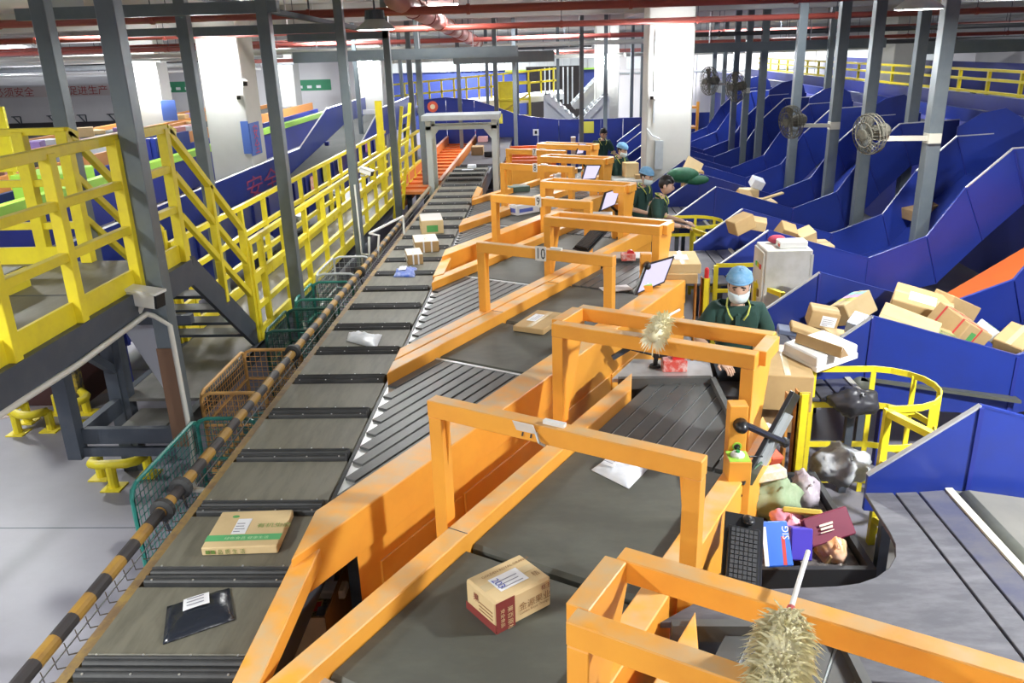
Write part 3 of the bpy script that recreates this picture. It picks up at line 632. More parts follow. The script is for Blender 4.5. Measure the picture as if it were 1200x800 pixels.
# small machinery between catwalk and blue wall
for i,y in enumerate((12.6,14.5,17.2)):
    t=thing('drive_motor',['grey drive motor under the blue conveyor by the second post','grey drive motor further along the blue wall','farthest grey drive motor by the ladder'][i],'motor',(-4.5,y,.3),'conveyor drive motors')
    MB().lathe((-4.5,y-.2,.85),(0,1,0),[(0,.12),(.05,.16),(.4,.16),(.45,.1)],12).build('casing',galv,t); MB().box(-4.62,-4.38,y-.1,y+.2,.3,.8).build('gearbox',dark_steel,t)
    MB().box(-4.55,-4.45,y,y+.1,0,.3).build('stand',dark_steel,t)
# lime-edged conveyor behind
lc=thing('lime_conveyor','dark blue conveyor with a lime green edge at the far left','conveyor',(-8.4,18,0))
MB().box(-8.0,-7.9,8,34,.95,1.62).build('side_wall',blue_dk,lc); MB().box(-9.3,-9.2,8,34,.95,1.62).build('side_wall',blue_dk,lc)
MB().box(-8.04,-7.86,8,34,1.62,1.76).build('lime_edge',lime,lc); MB().box(-9.2,-8.0,8,34,1.1,1.2).build('belt',bm,lc)
for k in range(7): MB().box(-8.05,-7.95,9+4*k,9.12+4*k,0,.95).build('leg',blue_dk,lc); MB().box(-9.2,-9.1,9+4*k,9.12+4*k,0,.95).build('leg',blue_dk,lc)
o=MB().box(-8.9,-8.1,13.4,14.6,1.2,1.95).build('lime_box',lime,None,bevel=.02); tag(o,'lime green box standing on the far left conveyor','box')
bb=thing('blue_bin','blue ribbed bin panel standing behind the stair handrail','bin',(-9.0,18.5,0))
MB().box(-9.5,-8.6,18.2,18.3,1.2,2.05).build('front_panel',blue,bb,bevel=.01); MB().box(-9.5,-9.4,18.3,20,1.2,2.05).build('side_panel',blue,bb); MB().box(-8.7,-8.6,18.3,20,1.2,2.05).build('side_panel',blue,bb)
for x in (-9.35,-8.75): MB().box(x-.03,x+.03,18.16,18.2,1.2,2.05).build('rib',blue_dk,bb)
yb=thing('yellow_board','bright yellow board behind the platform railing at far left','board',(-11,14.4,0))
for k in range(3): MB().box(-12.6+k*1.1,-11.53+k*1.1,14.3,14.36,1.9,3.0).build('panel',yellow,yb)
MB().box(-12.6,-9.4,14.24,14.3,2.95,3.1).build('top_rail',yellow,yb)
for x in (-12.5,-9.5): MB().box(x-.05,x+.05,14.36,14.46,0,2.9).build('leg',yellow,yb)
# orange sorting beds with parcels, far left
for i,(x,z) in enumerate(((-11.5,1.5),(-14.5,1.4))):
    t=thing('orange_sorting_bed',['orange-edged sorting bed behind the lime conveyor','farther orange-edged sorting bed near the left wall'][i],'conveyor',(x,24,0),'sorting beds at far left')
    MB().box(x-.9,x+.9,15,38,z-.15,z).build('bed',bm,t); MB().box(x+.9,x+1.0,15,38,z-.3,z+.15).build('edge',mat('dull_orange',(.6,.25,.06),.5),t); MB().box(x-1,x-.9,15,38,z-.3,z+.15).build('edge',MATS['dull_orange'],t)
    for k in range(5): MB().box(x-.8,x-.7,16+5*k,16.1+5*k,0,z-.15).build('leg',dark_steel,t); MB().box(x+.7,x+.8,16+5*k,16.1+5*k,0,z-.15).build('leg',dark_steel,t)
cols=[card,card_pale,card_dark,grey_film,white_film,mat('pink_box',(.7,.35,.36),.7),mat('purple_box',(.25,.16,.4),.7)]
rr=random.Random(3)
for k in range(40):
    b=k%2; x=(-11.5,-14.5)[b]+rr.uniform(-.7,.7); y=16+ (k//2)*1.05+rr.uniform(-.2,.2); z=(1.5,1.4)[b]; sx,sy,sz=rr.uniform(.15,.35),rr.uniform(.2,.4),rr.uniform(.08,.3); a=rr.uniform(0,3)
    o=MB().ob((x,y,z+sz/2+.001),V((math.cos(a),math.sin(a),0))*sx,V((-math.sin(a),math.cos(a),0))*sy*.7,(0,0,sz/2)).build('far_parcel',cols[rr.randrange(len(cols))],None,bevel=.01); tag(o,'%s parcel, number %s from the near end of the %s far left bed'%({'brown_cardboard':'brown','pale_cardboard':'tan','old_cardboard':'dark brown','grey_plastic_film':'grey','white_plastic_film':'white','pink_box':'pink','purple_box':'purple'}[o.data.materials[0].name],ordn[k//2],('nearer','farther')[b]),'parcel','parcels on the far left beds')
# ================= RIGHT SIDE: CHUTES, TABLES, CAGES =========================
CHP=3.375
TOPP=[(2.08,.98),(2.75,1.46),(4.05,1.06),(4.75,1.32),(5.15,1.92),(5.65,2.38),(6.6,2.42)]
FLRP=[(2.62,.86),(4.05,.62),(4.9,.86),(5.35,1.42),(5.85,1.86),(6.6,2.0)]
def chute(k,lbl,yf=None,extra=True):
    yf=4.9+CHP*k if yf is None else yf; yn=yf-1.45
    t=thing('parcel_chute',lbl,'chute',(4.2,yf-.7,0),'blue parcel chutes on the right')
    def sidewall(y,nm,shift):
        sk=.05
        top=[V((x,y+sk*(x-2.1)+shift(x),z)) for x,z in TOPP]
        bot=[V((x,y+sk*(x-2.1)+shift(x),z)) for x,z in [(6.6,1.85),(5.9,1.7),(5.45,1.25),(4.95,.7),(4.05,.5),(2.75,.62),(2.08,.72)]]
        # separate panels between joints
        cuts=[(0,2),(2,4),(4,6)]
        n=len(top); B=list(reversed(bot))
        for i in range(n-1):
            MB().prism([top[i],top[i+1],B[i+1],B[i]],(0,.03,0)).build('wall_panel',blue,t)
            if i: MB().bar(top[i]+V((0,-.008,-.01)),B[i]+V((0,-.008,.01)),.03,.012).build('joint_rib',blue_dk,t)
        for i in range(n-1):
            MB().bar(top[i]+V((0,.015,0)),top[i+1]+V((0,.015,0)),.035,.014).build('rim',edge_steel if i in(0,4,5) else blue,t)
    sidewall(yf,'far',lambda x:0)
    if k: sidewall(yn,'near',lambda x:0)
    fl=[V((x,0,z)) for x,z in FLRP]
    for i in range(len(fl)-1):
        a,b=fl[i],fl[i+1]; sk=.05
        q=[V((a.x,yn+.03+sk*(a.x-2.1),a.z)),V((b.x,yn+.03+sk*(b.x-2.1),b.z)),V((b.x,yf+sk*(b.x-2.1),b.z)),V((a.x,yf+sk*(a.x-2.1),a.z))]
        MB().prism(q,(0,0,-.03)).build('slide_panel',blue if i else belt_black,t)
    for x in (3.0,4.6):
        for y in (yn+.1,yf-.05): MB().box(x-.05,x+.05,y,y+.08,0,.55).build('leg',blue_dk,t)
    # rounded fin at the top, where the slide leaves the sorter
    MB().prism([V((5.65,yf+.2,2.0)),V((5.65,yf+.2,2.5)),V((5.95,yf+.2,2.68)),V((6.25,yf+.2,2.74)),V((6.5,yf+.2,2.6)),V((6.6,yf+.2,2.3)),V((6.5,yf+.2,1.9))],(0,.03,0)).build('top_fin',blue,t)
    return t
names={0:'blue chute in the right foreground, beside the bare steel work table',1:'blue chute heaped with cartons at the right edge',2:'blue chute behind the white electrical cabinet',3:'blue chute behind the man in the dark green shirt',4:'blue chute just right of the white pillar',5:'blue chute second beyond the pillar',6:'farthest blue chute in the row'}
for k in range(7): chute(k,names[k],yf=[4.9,8.2,11.7,15.1,18.5,21.9,25.3][k])
# orange slide between the first and second chutes
o=MB().prism([V((4.6,8.6,.55)),V((6.4,8.6,1.75)),V((6.4,9.9,1.75)),V((4.6,9.9,.55))],(0,0,-.04)).build('orange_slide',orange_deep); tag(o,'orange-red slide plate showing between the blue chutes at right','slide')
MB().bar((4.6,8.6,.58),(6.4,8.6,1.78),.03,.03).build('edge_bar',white,o); MB().box(6.2,6.3,8.7,8.8,0,1.6).build('leg',dark_steel,o); MB().box(6.2,6.3,9.7,9.8,0,1.6).build('leg',dark_steel,o); MB().box(4.7,4.8,9.2,9.3,0,.55).build('leg',dark_steel,o)
# sorter line on the far right
rs=thing('blue_sorter_line','long blue sorter line with a bright blue fascia across the right side','conveyor',(7.4,20,0))
MB().box(6.75,6.85,7,40,2.35,2.57).build('fascia',blue,rs); MB().box(6.70,6.75,7,40,2.3,2.37).build('fascia_lip',mat('violet_blue_paint',(.12,.13,.42),.4),rs)
MB().box(6.85,8.3,7,40,2.24,2.32).build('belt',bm,rs); MB().box(8.3,8.4,7,40,2.25,2.6).build('back_fascia',blue_dk,rs)
MB().prism([(6.62,7,1.85),(6.75,7,2.3),(6.8,7,2.3),(6.8,7,1.85)],(0,33,0)).build('skirt',mat('grey_skirt',(.13,.135,.14),.5),rs)
MB().box(6.9,8.2,7,40,1.9,2.24).build('bed',dark_steel,rs); MB().box(6.95,7.0,7,40,.05,1.9).build('lower_panel',blue_dk,rs)
for k in range(9): MB().box(7.0,7.12,8+4*k,8.12+4*k,0,1.9).build('leg',dark_steel,rs); MB().box(8.1,8.22,8+4*k,8.12+4*k,0,1.9).build('leg',dark_steel,rs)
wr=thing('walkway_railing','yellow walkway railing above the blue sorter line at right','railing',(8.8,20,2.4))
for k in range(22): MB().box(8.7,8.76,9+1.2*k,9.06+1.2*k,2.3,3.02).build('post',yellow,wr)
for z in (3.02,2.84,2.6): MB().box(8.69,8.77,8.5,36,z-.025,z+.025).build('rail',yellow,wr)
ww=MB().box(8.65,9.7,7,40,2.23,2.3).build('walkway_deck',deck_m); tag(ww,'narrow walkway deck behind the blue sorter line at right','walkway')
for k in range(6): MB().box(9.5,9.6,8+6*k,8.1+6*k,0,2.23).build('leg',dark_steel,ww); MB().box(8.7,8.8,8+6*k,8.1+6*k,0,2.23).build('leg',dark_steel,ww)
b2=thing('far_blue_conveyor','dark blue conveyor wall beyond the yellow walkway railing','conveyor',(11.5,24,0))
MB().box(11.4,11.5,10,40,2.3,3.0).build('side_wall',blue_dk,b2); MB().box(11.5,12.8,10,40,2.3,2.5).build('bed',dark_steel,b2)
for k in range(6): MB().box(11.5,11.62,11+5*k,11.12+5*k,0,2.3).build('leg',dark_steel,b2); MB().box(12.6,12.72,11+5*k,11.12+5*k,0,2.3).build('leg',dark_steel,b2)
# ---- L-shaped work tables ----------------------------------------------
def table(k,lbl):
    y=CHP*k+[0,-.08,.05,.07][k]; X0,X1=1.08,2.56; z=.9
    t=thing('work_table',lbl,'table',(1.9,y+3.9,0),'L-shaped work tables at the chute ends')
    arc=[V((2.04,y+4.82,z))]+[V((1.5+.52*math.cos(a),y+4.36-.53*math.sin(a)-.0,z)) for a in [0,.25,.5,.75,1.0,1.25,1.5]]+[V((X0,y+3.80,z))]
    # three boards with open seams
    s1,s2=2.14,2.30
    def xs(yy): return (2.20-(4.82-yy+y)*0.0)
    MB().prism(arc+[V((X0,y+3.15,z)),V((2.22,y+3.05,z)),V((2.22,y+4.82,z))],(0,0,-.03)).build('table_board',tsteel,t,bevel=.004)
    MB().prism([V((2.235,y+4.82,z)),V((2.235,y+3.05,z)),V((2.375,y+3.0,z)),V((2.375,y+4.83,z))],(0,0,-.03)).build('table_board',tsteel,t,bevel=.004)
    MB().prism([V((2.39,y+4.83,z)),V((2.39,y+3.0,z)),V((2.56,y+2.95,z)),V((2.56,y+4.85,z))],(0,0,-.03)).build('table_board',tblue,t,bevel=.004)
    MB().box(2.56,2.61,y+2.95,y+4.85,z-.02,z+.015).build('cream_edge_strip',mat('cream_strip',(.6,.58,.48),.5),t)
    for p in ((1.15,3.25),(2.1,3.2),(2.5,3.1),(2.45,4.7),(2.1,4.6)): MB().box(p[0]-.03,p[0]+.03,y+p[1]-.03,y+p[1]+.03,0,z-.03).build('leg',dark_steel,t)
    # feeding belt drum
    b=thing('feed_belt',['rubber feed belt in the right foreground next to the bare steel work table','rubber feed belt under the heaped cartons','rubber feed belt behind the electrical cabinet','rubber feed belt behind the man in green'][k],'conveyor belt',(3.0,y+4,0.5),'feed belts at the chute ends')
    MB().lathe((2.70,y+3.46,z-.07),(0,1,0),[(0,.085),(1.36,.085)],16).build('drum',belt_black,b,smooth=True)
    MB().prism([V((2.70,y+3.46,z+.015)),V((4.1,y+3.46,.68)),V((4.1,y+4.82,.68)),V((2.70,y+4.82,z+.015))],(0,0,-.03)).build('belt',belt_black if k else mat('worn_grey_belt',(.14,.135,.12),.6,0,(.1,.098,.09),2,.8),b)
    for p in ((2.75,3.5),(2.75,4.75)): MB().box(2.72,2.78,y+p[1]-.03,y+p[1]+.03,0,z-.15).build('leg',dark_steel,b)
table(0,'bare scratched steel L-shaped work table in the right foreground')
table(1,'bluish steel work table in front of the cartons, beside the woman')
table(2,'steel work table behind the yellow cage by the white cabinet')
table(3,'steel work table beside the man in green')
# ---- yellow half-round cages -------------------------------------------
def cage(x,y,lbl,r=.40,h=1.14,gate=True):
    t=thing('guard_cage',lbl,'cage',(x,y,0),'yellow half-round guard cages')
    angs=[math.radians(a) for a in range(-90,101,19)]
    def A(a,z): return V((x+r*math.cos(a)*1.0,y+r*math.sin(a)*1.0,z))
    for z in (h,h*.72,h*.40,h*.1):
        pts=[V((x-.42,y+r,z))]+[A(a,z) for a in reversed(angs)]+[V((x-.12,y-r,z))]
        for p,q in zip(pts[:-1],pts[1:]): pass
        m=MB()
        for p,q in zip(pts[:-1],pts[1:]): m.bar(p,q,.012,.05)
        m.build('hoop_rail',yellow,t)
    for a in (math.radians(80),math.radians(35),math.radians(-10),math.radians(-55)): MB().bar(A(a,0),A(a,h),.04,.012).build('upright',yellow,t)
    for p in (V((x-.42,y+r,0)),V((x-.12,y-r,0))): MB().bar(p,p+V((0,0,h)),.05,.05).build('upright',yellow,t)
    if gate:
        g0=V((x-.12,y-r,0)); g1=V((x+.06,y-r-.42,0)); 
        for z in (h-.03,h*.62,h*.2): MB().bar(g0+V((0,0,z)),g1+V((0,0,z)),.05,.05).build('gate_rail',yellow,t)
        MB().bar(g1,g1+V((0,0,h)),.05,.05).build('gate_post',yellow,t)
        for z in (h-.03,): MB().bar(g0+V((-.0,0,z)),g0+V((.2,.05,z)),.05,.05).build('gate_top',yellow,t)
    return t
cage(2.58,6.0,'yellow half-round guard cage beside the white foam box')
cage(2.45,9.45,'yellow guard cage left of the white electrical cabinet',.38,1.14)
cage(2.3,12.9,'yellow guard cage behind the man in green',.42,1.05)
# worn yellow corner posts under the foam box
def cornerpost(x,y,h,lbl):
    t=thing('corner_post',lbl,'post',(x,y,0),'worn yellow angle posts')
    MB().box(x,x+.09,y,y+.012,0,h).build('flange',yellow_worn,t); MB().box(x,x+.012,y,y+.09,0,h).build('flange',orange_rust,t)
    MB().box(x-.07,x-.05,y+.02,y+.1,0,h-.03).build('side_plate',orange_rust,t); MB().box(x+.02,x+.07,y-.03,y-.02,.5,h).build('face_plate',yellow,t)
cornerpost(1.86,5.78,1.2,'worn yellow angle post with rusty plates under the foam box')
cornerpost(1.72,9.05,1.2,'worn yellow angle post beside the yellow cage, red tag on top')
cornerpost(1.6,12.6,1.1,'worn yellow angle post near the man in green')
# ---- electrical cabinet --------------------------------------------------
ec=thing('electrical_cabinet','dirty white electrical cabinet behind the woman in the hair net','cabinet',(2.62,9.1,0))
MB().box(2.36,2.86,8.85,9.3,.0,1.55).build('body',mat('grimy_white',(.62,.61,.57),.5,0,(.45,.44,.38),3,.8),ec,bevel=.01)
dr=MB().box(2.335,2.36,8.87,9.28,.1,1.52).build('door',MATS['grimy_white'],ec,bevel=.006)
MB().box(2.32,2.336,8.95,9.0,1.0,1.08).build('lock',mat('brass_dull',(.25,.16,.06),.5,.5),dr)
MB().box(2.84,2.87,8.84,8.85,.1,1.5).build('hinge_strip',mat('grimy_white2',(.5,.5,.47),.5),ec)
for i,(cc,yy) in enumerate(((mat('red_button',(.7,.02,.02),.4),8.93),(mat('yellow_button',(.8,.7,.05),.4),9.03),(mat('green_button',(.05,.5,.1),.4),9.1))): MB().box(2.325,2.336,yy,yy+.05,1.32,1.37).build('button',cc,dr)
MB().box(2.45,2.7,8.847,8.85,.55,.85).build('hand_mark',mat('rust_mark',(.4,.2,.1),.7,0,(.6,.58,.55),9,1),ec)
wb=thing('router_box','small white box lying on the electrical cabinet','box',(2.66,9.02,1.55)); MB().box(2.52,2.82,8.92,9.1,1.55,1.63).build('body',white_plastic,wb,bevel=.01); MB().box(2.515,2.56,8.93,8.99,1.57,1.6).build('red_label',mat('red_label',(.6,.1,.05),.5),wb)
rc=MB(); rc.ball((2.55,9.18,1.60),.1,.07,.05,10,6); o=rc.build('red_cloth',mat('crimson_cloth',(.4,.05,.09),.9),None,smooth=True); tag(o,'crumpled red cloth on top of the electrical cabinet','cloth')
o=MB().lathe((1.77,9.06,1.2),(0,0,1),[(0,.025),(.1,.025),(.12,.012)],8).build('red_tag',mat('red_plastic',(.6,.03,.04),.4)); tag(o,'red plastic plug standing on the yellow angle post','tag')
# ---- tall posts among the chutes ---------------------------------------
PR=[(Py(1087,200,11.),.17,'nearest tall grey post in front of the blue chutes at right'),(Py(1060,200,14.3),.16,'tall grey post just left of the nearest right one'),(Py(1010,200,13.2),.16,'tall grey post behind the large dusty fan'),(Py(972,200,14.6),.16,'tall grey post carrying the middle dusty fan'),(Py(960,200,19.),.13,'slim grey post left of the one carrying the middle fan'),
(Py(926,200,17.),.16,'tall grey post behind the middle dusty fan'),(Py(893,100,20.),.15,'tall grey post right of the far fans'),(Py(858,150,22),.14,'slim grey post with the far fan'),(Py(873,130,20.6),.14,'slim grey post between the far fan and the far chutes'),(Py(836,100,27),.12,'thin far post closest to the white pillar'),(Py(848,100,28),.12,'thin far post second from the white pillar'),(Py(1022,100,23),.14,'thin far post near the start of the yellow walkway railing')]
for q_,w_,l in PR: post(q_.x,q_.y,0,l,w_,'tall grey posts among the blue chutes',head=True)
# ---- fans ------------------------------------------------------------------
dust_m=mat('dusty_fan_mesh',(.10,.095,.075),.85,0,(.15,.14,.11),12,.7)
def fan(c,d,r,postp,lbl):
    c=V(c); d=V(d).normalized(); t=thing('wall_fan',lbl,'fan',c,'dusty wall fans on the posts')
    x=d.cross(V((0,0,1))).normalized(); y=x.cross(d)
    cg=MB()
    for rad,off in ((r,0),(r*.97,.05),(r*.97,-.05),(r*.6,.085),(r*.6,-.07),(r*.25,.095)):
        cg.path([c+d*off+x*rad*math.cos(a)+y*rad*math.sin(a) for a in [2*math.pi*i/20 for i in range(20)]],.008,4,closed=True)
    for i in range(28):
        a=2*math.pi*i/28; e=x*math.cos(a)+y*math.sin(a)
        cg.path([c+d*.1,c+d*.085+e*r*.6,c+d*.05+e*r*.97,c+e*r,c-d*.05+e*r*.97,c-d*.08+e*r*.5],.004,3)
    cg.build('cage',dust_m,t)
    for i in range(4):
        a=math.pi/2*i; e=x*math.cos(a)+y*math.sin(a); g=d.cross(e)
        MB().prism([c+e*.05*r+g*.03,c+e*r*.85+g*r*.3+d*.03,c+e*r*.9-g*r*.15-d*.02,c+e*.05*r-g*.03],d*.006).build('blade',dust_m,t)
    MB().lathe(c-d*.28,d,[(0,.06),(.05,.1),(.2,.1),(.26,.07)],12).build('motor',dust_m,t)
    MB().lathe(c+d*.085,d,[(0,.07),(.02,.05)],12).build('hub_cap',dust_m,t)
    q=c-d*.2-V((0,0,.09)); pp=V(postp); MB().bar(q,V((pp.x,pp.y,q.z-.03)),.05,.06).build('arm',mat('cream_arm',(.55,.53,.45),.5),t)
    MB().bar(c-d*.15,q,.04,.04).build('swivel',dark_steel,t)
    MB().ob(V((pp.x,pp.y,q.z-.03)),(.08,0,0),(0,.08,0),(0,0,.06)).build('clamp',cream:=MATS['cream_arm'],t)
def near(q,d): return (q.x-.02,q.y-.05)
fan(Py(1019,157,10.7),(-.93,-.36,-.12),.25,near(PR[0][0],0),'large dusty fan on the nearest right post')
fan(Py(927,143,14.3),(-.93,-.36,-.12),.27,near(PR[3][0],0),'middle dusty fan on a tall right post')
fan(Py(862,102,20.2),(-.9,-.4,-.1),.34,near(PR[8][0],0),'dusty fan high right of the white pillar')
fan(Py(831,95,21.6),(-.9,-.4,-.05),.34,near(PR[7][0],0),'farthest dusty fan, beside the white pillar')
# ================= PILLARS, PIPES, BACKGROUND ================================
def pillar(x0,x1,y0,y1,lbl,lampz=None,lx=None):
    t=thing('concrete_pillar',lbl,'pillar',((x0+x1)/2,(y0+y1)/2,0),'white concrete pillars')
    MB().box(x0,x1,y0,y1,0,CEIL).build('shaft',pillar_m,t,bevel=.02)
    return t
pA=pillar(2.0,2.9,17.2,18.1,'large white concrete pillar right of centre, behind the workers')
MB().box(2.18,2.34,17.12,17.2,1.28,1.85).build('conduit_box',galv,pA); MB().path([(2.0,17.17,2.1),(2.12,17.15,1.95),(2.26,17.15,1.9),(2.26,17.15,1.85)],.012,5).build('conduit',galv,pA); MB().box(2.12,2.15,17.16,17.2,2.2,3.9).build('conduit',galv,pA)
pB=pillar(-6.95,-6.1,17.1,18.0,'large white concrete pillar at left, behind the blue conveyor')
MB().box(-6.25,-6.1+.005,17.07,17.1,1.8,2.45).build('poster',mat('blue_poster',(.08,.16,.5),.6),pB)
MB().box(-6.1,-6.08,17.1,17.7,1.75,2.4).build('poster',MATS['blue_poster'],pB)
for k in range(2): text('poster_lettering',['安','全'][k],(-6.072,17.25,2.1-.3*k),(0,1,0),(0,0,1),.32,mat('poster_red',(.5,.08,.2),.6),pB)
pC=pillar(-14.6,-13.7,30,30.9,'distant white pillar with a pinkish face at far left'); MB().box(-13.72,-13.2,29.9,29.95,1.6,2.3).build('poster',MATS['blue_poster'],pC)
pillar(-6.3,-5.4,28.2,29,'distant white pillar with a glaring lamp, above the blue incline')
pE=pillar(1.7,2.5,30,30.9,'distant white pillar with a glaring lamp, behind the V-shaped conveyors')
pillar(10.2,11.1,26,27,'distant white pillar at far right behind the yellow railing')
pillar(-13.0,-12.1,41,42,'farthest white pillar along the back wall')
def flood(p,lbl,e,r=.16):
    p=V(p); t=thing('flood_lamp',lbl,'lamp',p,'glaring flood lamps on the pillars')
    MB().lathe(p+V((0,.14,0)),(0,-1,0),[(0,.05),(.04,r*.4),(.12,r*.5)],14).build('lamp_base',galv,t)
    MB().ball(p+V((0,-.04,0)),r,.1,r,14,8).build('bulb',flood_m,t,smooth=True)
    MB().bar(p+V((0,.14,0)),p+V((0,.36,0)),.05).build('bracket',dark_steel,t)
    ld=bpy.data.lights.new('flood_light','POINT'); ld.energy=e; ld.shadow_soft_size=.12; ld.color=(.93,.97,1); o=bpy.data.objects.new('flood_light',ld); COL.objects.link(o); o.location=p+V((0,-.17,0)); ld.energy=e*.28
flood((2.42,16.85,3.32),'glaring flood lamp on the large white pillar right of centre',60,.2)
flood((-6.55,16.75,3.52),'glaring flood lamp on the large white pillar at left',60,.2)
flood((-13.95,29.7,3.1),'distant flood lamp on the pinkish pillar at far left',70,.22)
flood((-13.78,29.75,2.7),'small distant lamp on the right edge of the pinkish pillar',30,.12)
flood((-5.85,27.9,3.35),'distant flood lamp above the blue incline',80,.26)
flood((2.1,29.7,3.2),'distant flood lamp behind the V-shaped conveyors',70,.22)
# ---- pipes -------------------------------------------------------------
def pipeX(y,pz,r,m,lbl,x0,x1,hang=3.,grp='ceiling pipes',pxs=600):
    z=Py(pxs,pz,y).z; t=thing('ceiling_pipe',lbl,'pipe',((x0+x1)/2,y,z),grp)
    MB().tube((x0,y,z),(x1,y,z),r,10).build('pipe_run',m,t,smooth=True)
    x=x0+.7; k=0
    while x<x1:
        MB().tube((x,y,z),(x,y,CEIL),.008,5).build('hanger_rod',dark_steel,t); MB().lathe((x-.025,y,z),(1,0,0),[(0,r*1.25),(.05,r*1.25)],10).build('clamp',m,t); x+=hang
    return z
pipeX(12.6,9,.058,red_pipe,'nearest dark red ceiling pipe across the whole top edge',-11,9,2.3)
pipeX(17.,30,.055,red_pipe,'second dark red ceiling pipe below the top one',-16,12,2.6)
pipeX(23.5,45,.06,mat('pink_red_pipe',(.5,.13,.11),.35),'third ceiling pipe, brighter pinkish red',-20,14,3)
pipeX(27.,53,.07,mat('cream_pipe',(.62,.62,.56),.4),'cream coloured ceiling pipe below the red ones',-20,6,4)
pipeX(33,63,.07,mat('pink_red_pipe2',(.55,.2,.18),.4),'farthest thin pinkish ceiling pipe near the back',-12,10,4)
pipeX(30,68,.06,mat('cream_pipe2',(.6,.6,.55),.4),'thin cream pipe under the farthest pink one',-6,4,4)
pipeX(29.5,72,.09,mat('pale_tray',(.5,.52,.5),.5),'pale grey duct run at far left',-26,-9,4,pxs=100)
pipeX(34,80,.1,galv,'second grey duct run at far left',-28,-10,4,pxs=100)
pipeX(25.5,61,.06,MATS['pink_red_pipe2'],'pinkish pipe at far left above the duct runs',-24,-8,4,pxs=100)
dkp=mat('dark_pipe',(.05,.05,.055),.5)
for (yy,pz,r,m_,x0,x1,px_,l_) in ((21,47,.03,dkp,-20,-7,100,'thin dark cable pipe at upper left, just under the second red pipe'),(24,56,.035,red_pipe,-22,-7,100,'thin dark red pipe at upper left'),(31,66,.045,MATS['cream_pipe'],-26,-9,100,'thin cream pipe at far upper left'),(36,87,.05,white,-29,-12,100,'thin white pipe above the silver ventilation duct'),(38,76,.05,dkp,-29,-12,100,'dark pipe run high on the far left'),
(20,35,.05,dkp,3.2,16,1000,'dark pipe at upper right below the top red pipes'),(22,44,.045,red_pipe,3.4,17,1000,'thin dark red pipe at upper right'),(26,50,.06,dkp,4,18,1000,'thick dark pipe at far upper right'),(30,57,.05,MATS['cream_pipe'],5,19,1000,'thin cream pipe at far upper right'),(20.5,20,.05,dkp,-6,2,500,'dark pipe over the pink duct'),(29,60,.05,dkp,-8,1.5,500,'dark pipe low over the far partition'),(14.5,18,.03,dkp,-7,-1,400,'thin dark pipe near the pendant lamp')):
    pipeX(yy,pz,r,m_,l_,x0,x1,2.4,pxs=px_)
def tray(y,pz,x0,x1,h,lbl,pxs,wd=.25):
    z=Py(pxs,pz,y).z; t=thing('cable_tray',lbl,'cable tray',((x0+x1)/2,y,z),'steel trays and beams under the ceiling')
    MB().box(x0,x1,y-wd/2,y+wd/2,z-h/2,z+h/2).build('channel',post_steel,t); x=x0+.5
    while x<x1: MB().tube((x,y,z),(x,y,CEIL),.012,5).build('hanger_rod',edge_steel,t); x+=2.2
tray(18.5,66,-5.4,-.6,.22,'long grey steel beam under the pipes left of centre',400)
tray(21.5,68,-2.3,.2,.26,'short darker steel beam at the end of the long grey one',560)
tray(19.5,54,3.1,7.4,.2,'grey steel beam right of the white pillar',900)
tray(18.,55,7.6,14,.24,'dark blue-grey steel beam at upper right',1120)
tray(14.5,33,-7.,-3.6,.12,'slim grey steel beam left of the pendant lamp',340)
a,b=Py(462,-2,12.),Py(560,50,27.)
t=thing('pink_duct','large pink segmented duct running away under the ceiling','duct',(a+b)/2)
n=9
for i in range(n):
    p=a+(b-a)*(i/n); q=a+(b-a)*((i+.96)/n); MB().tube(p,q,.15,14).build('duct_section',pink_duct,t,smooth=True); MB().lathe(q,(b-a),[(0,.165),(.06,.165)],14).build('collar',red_pipe,t); MB().tube(p,V((p.x,p.y,CEIL)),.012,5).build('hanger_rod',dark_steel,t)
# silver ventilation duct + small parts at far left
d0=thing('ventilation_duct','silver rectangular ventilation duct above the red slogan','duct',(-20,38,3)); MB().box(-25.5,-20.5,37.6,38.3,2.75,3.25).build('duct_body',alu,d0); MB().prism([(-20.5,37.6,2.75),(-20.5,37.6,3.25),(-18.6,37.6,3.25),(-19.2,37.6,2.75)],(0,.7,0)).build('duct_elbow',alu,d0)
for x in (-25,-22.5,-20,-19): MB().tube((x,38,3.2),(x,38,CEIL),.02,5).build('hanger_rod',dark_steel,d0)
# slogan and banners on the back wall
yb_=FY1-.03
sl=thing('wall_slogan','long wall sign with red slogan characters at far left','sign',(-27,yb_,2)); 
MB().box(-30.6,-23.8,yb_,yb_+.03,1.9,2.45).build('sign_board',mat('pinkish_board',(.62,.55,.54),.7),sl); text('slogan_lettering','必须安全',(-30.3,yb_-.01,2.0),(1,0,0),(0,0,1),.52,mat('slogan_red',(.42,.06,.06),.7),sl,stretch=1.1); text('slogan_lettering','安全促进生产',(-27.3,yb_-.01,2.0),(1,0,0),(0,0,1),.52,MATS['slogan_red'],sl,stretch=1.1)
for i,(x0,x1,z0,z1) in enumerate(((-21.6,-18.9,1.95,2.5),(-14.4,-11.6,1.85,2.4))):
    g=thing('green_banner',['green wall banner behind the left white pillar','green wall banner between the grey posts'][i],'banner',(x0,yb_,z0),'green wall banners'); MB().box(x0,x1,yb_,yb_+.02,z0,z1).build('board',green_panel,g)
    for k in range(4): MB().box(x0+.5+k*.5,x0+.75+k*.5,yb_-.012,yb_,z0+.12,z0+.26).build('white_mark',paper,g)
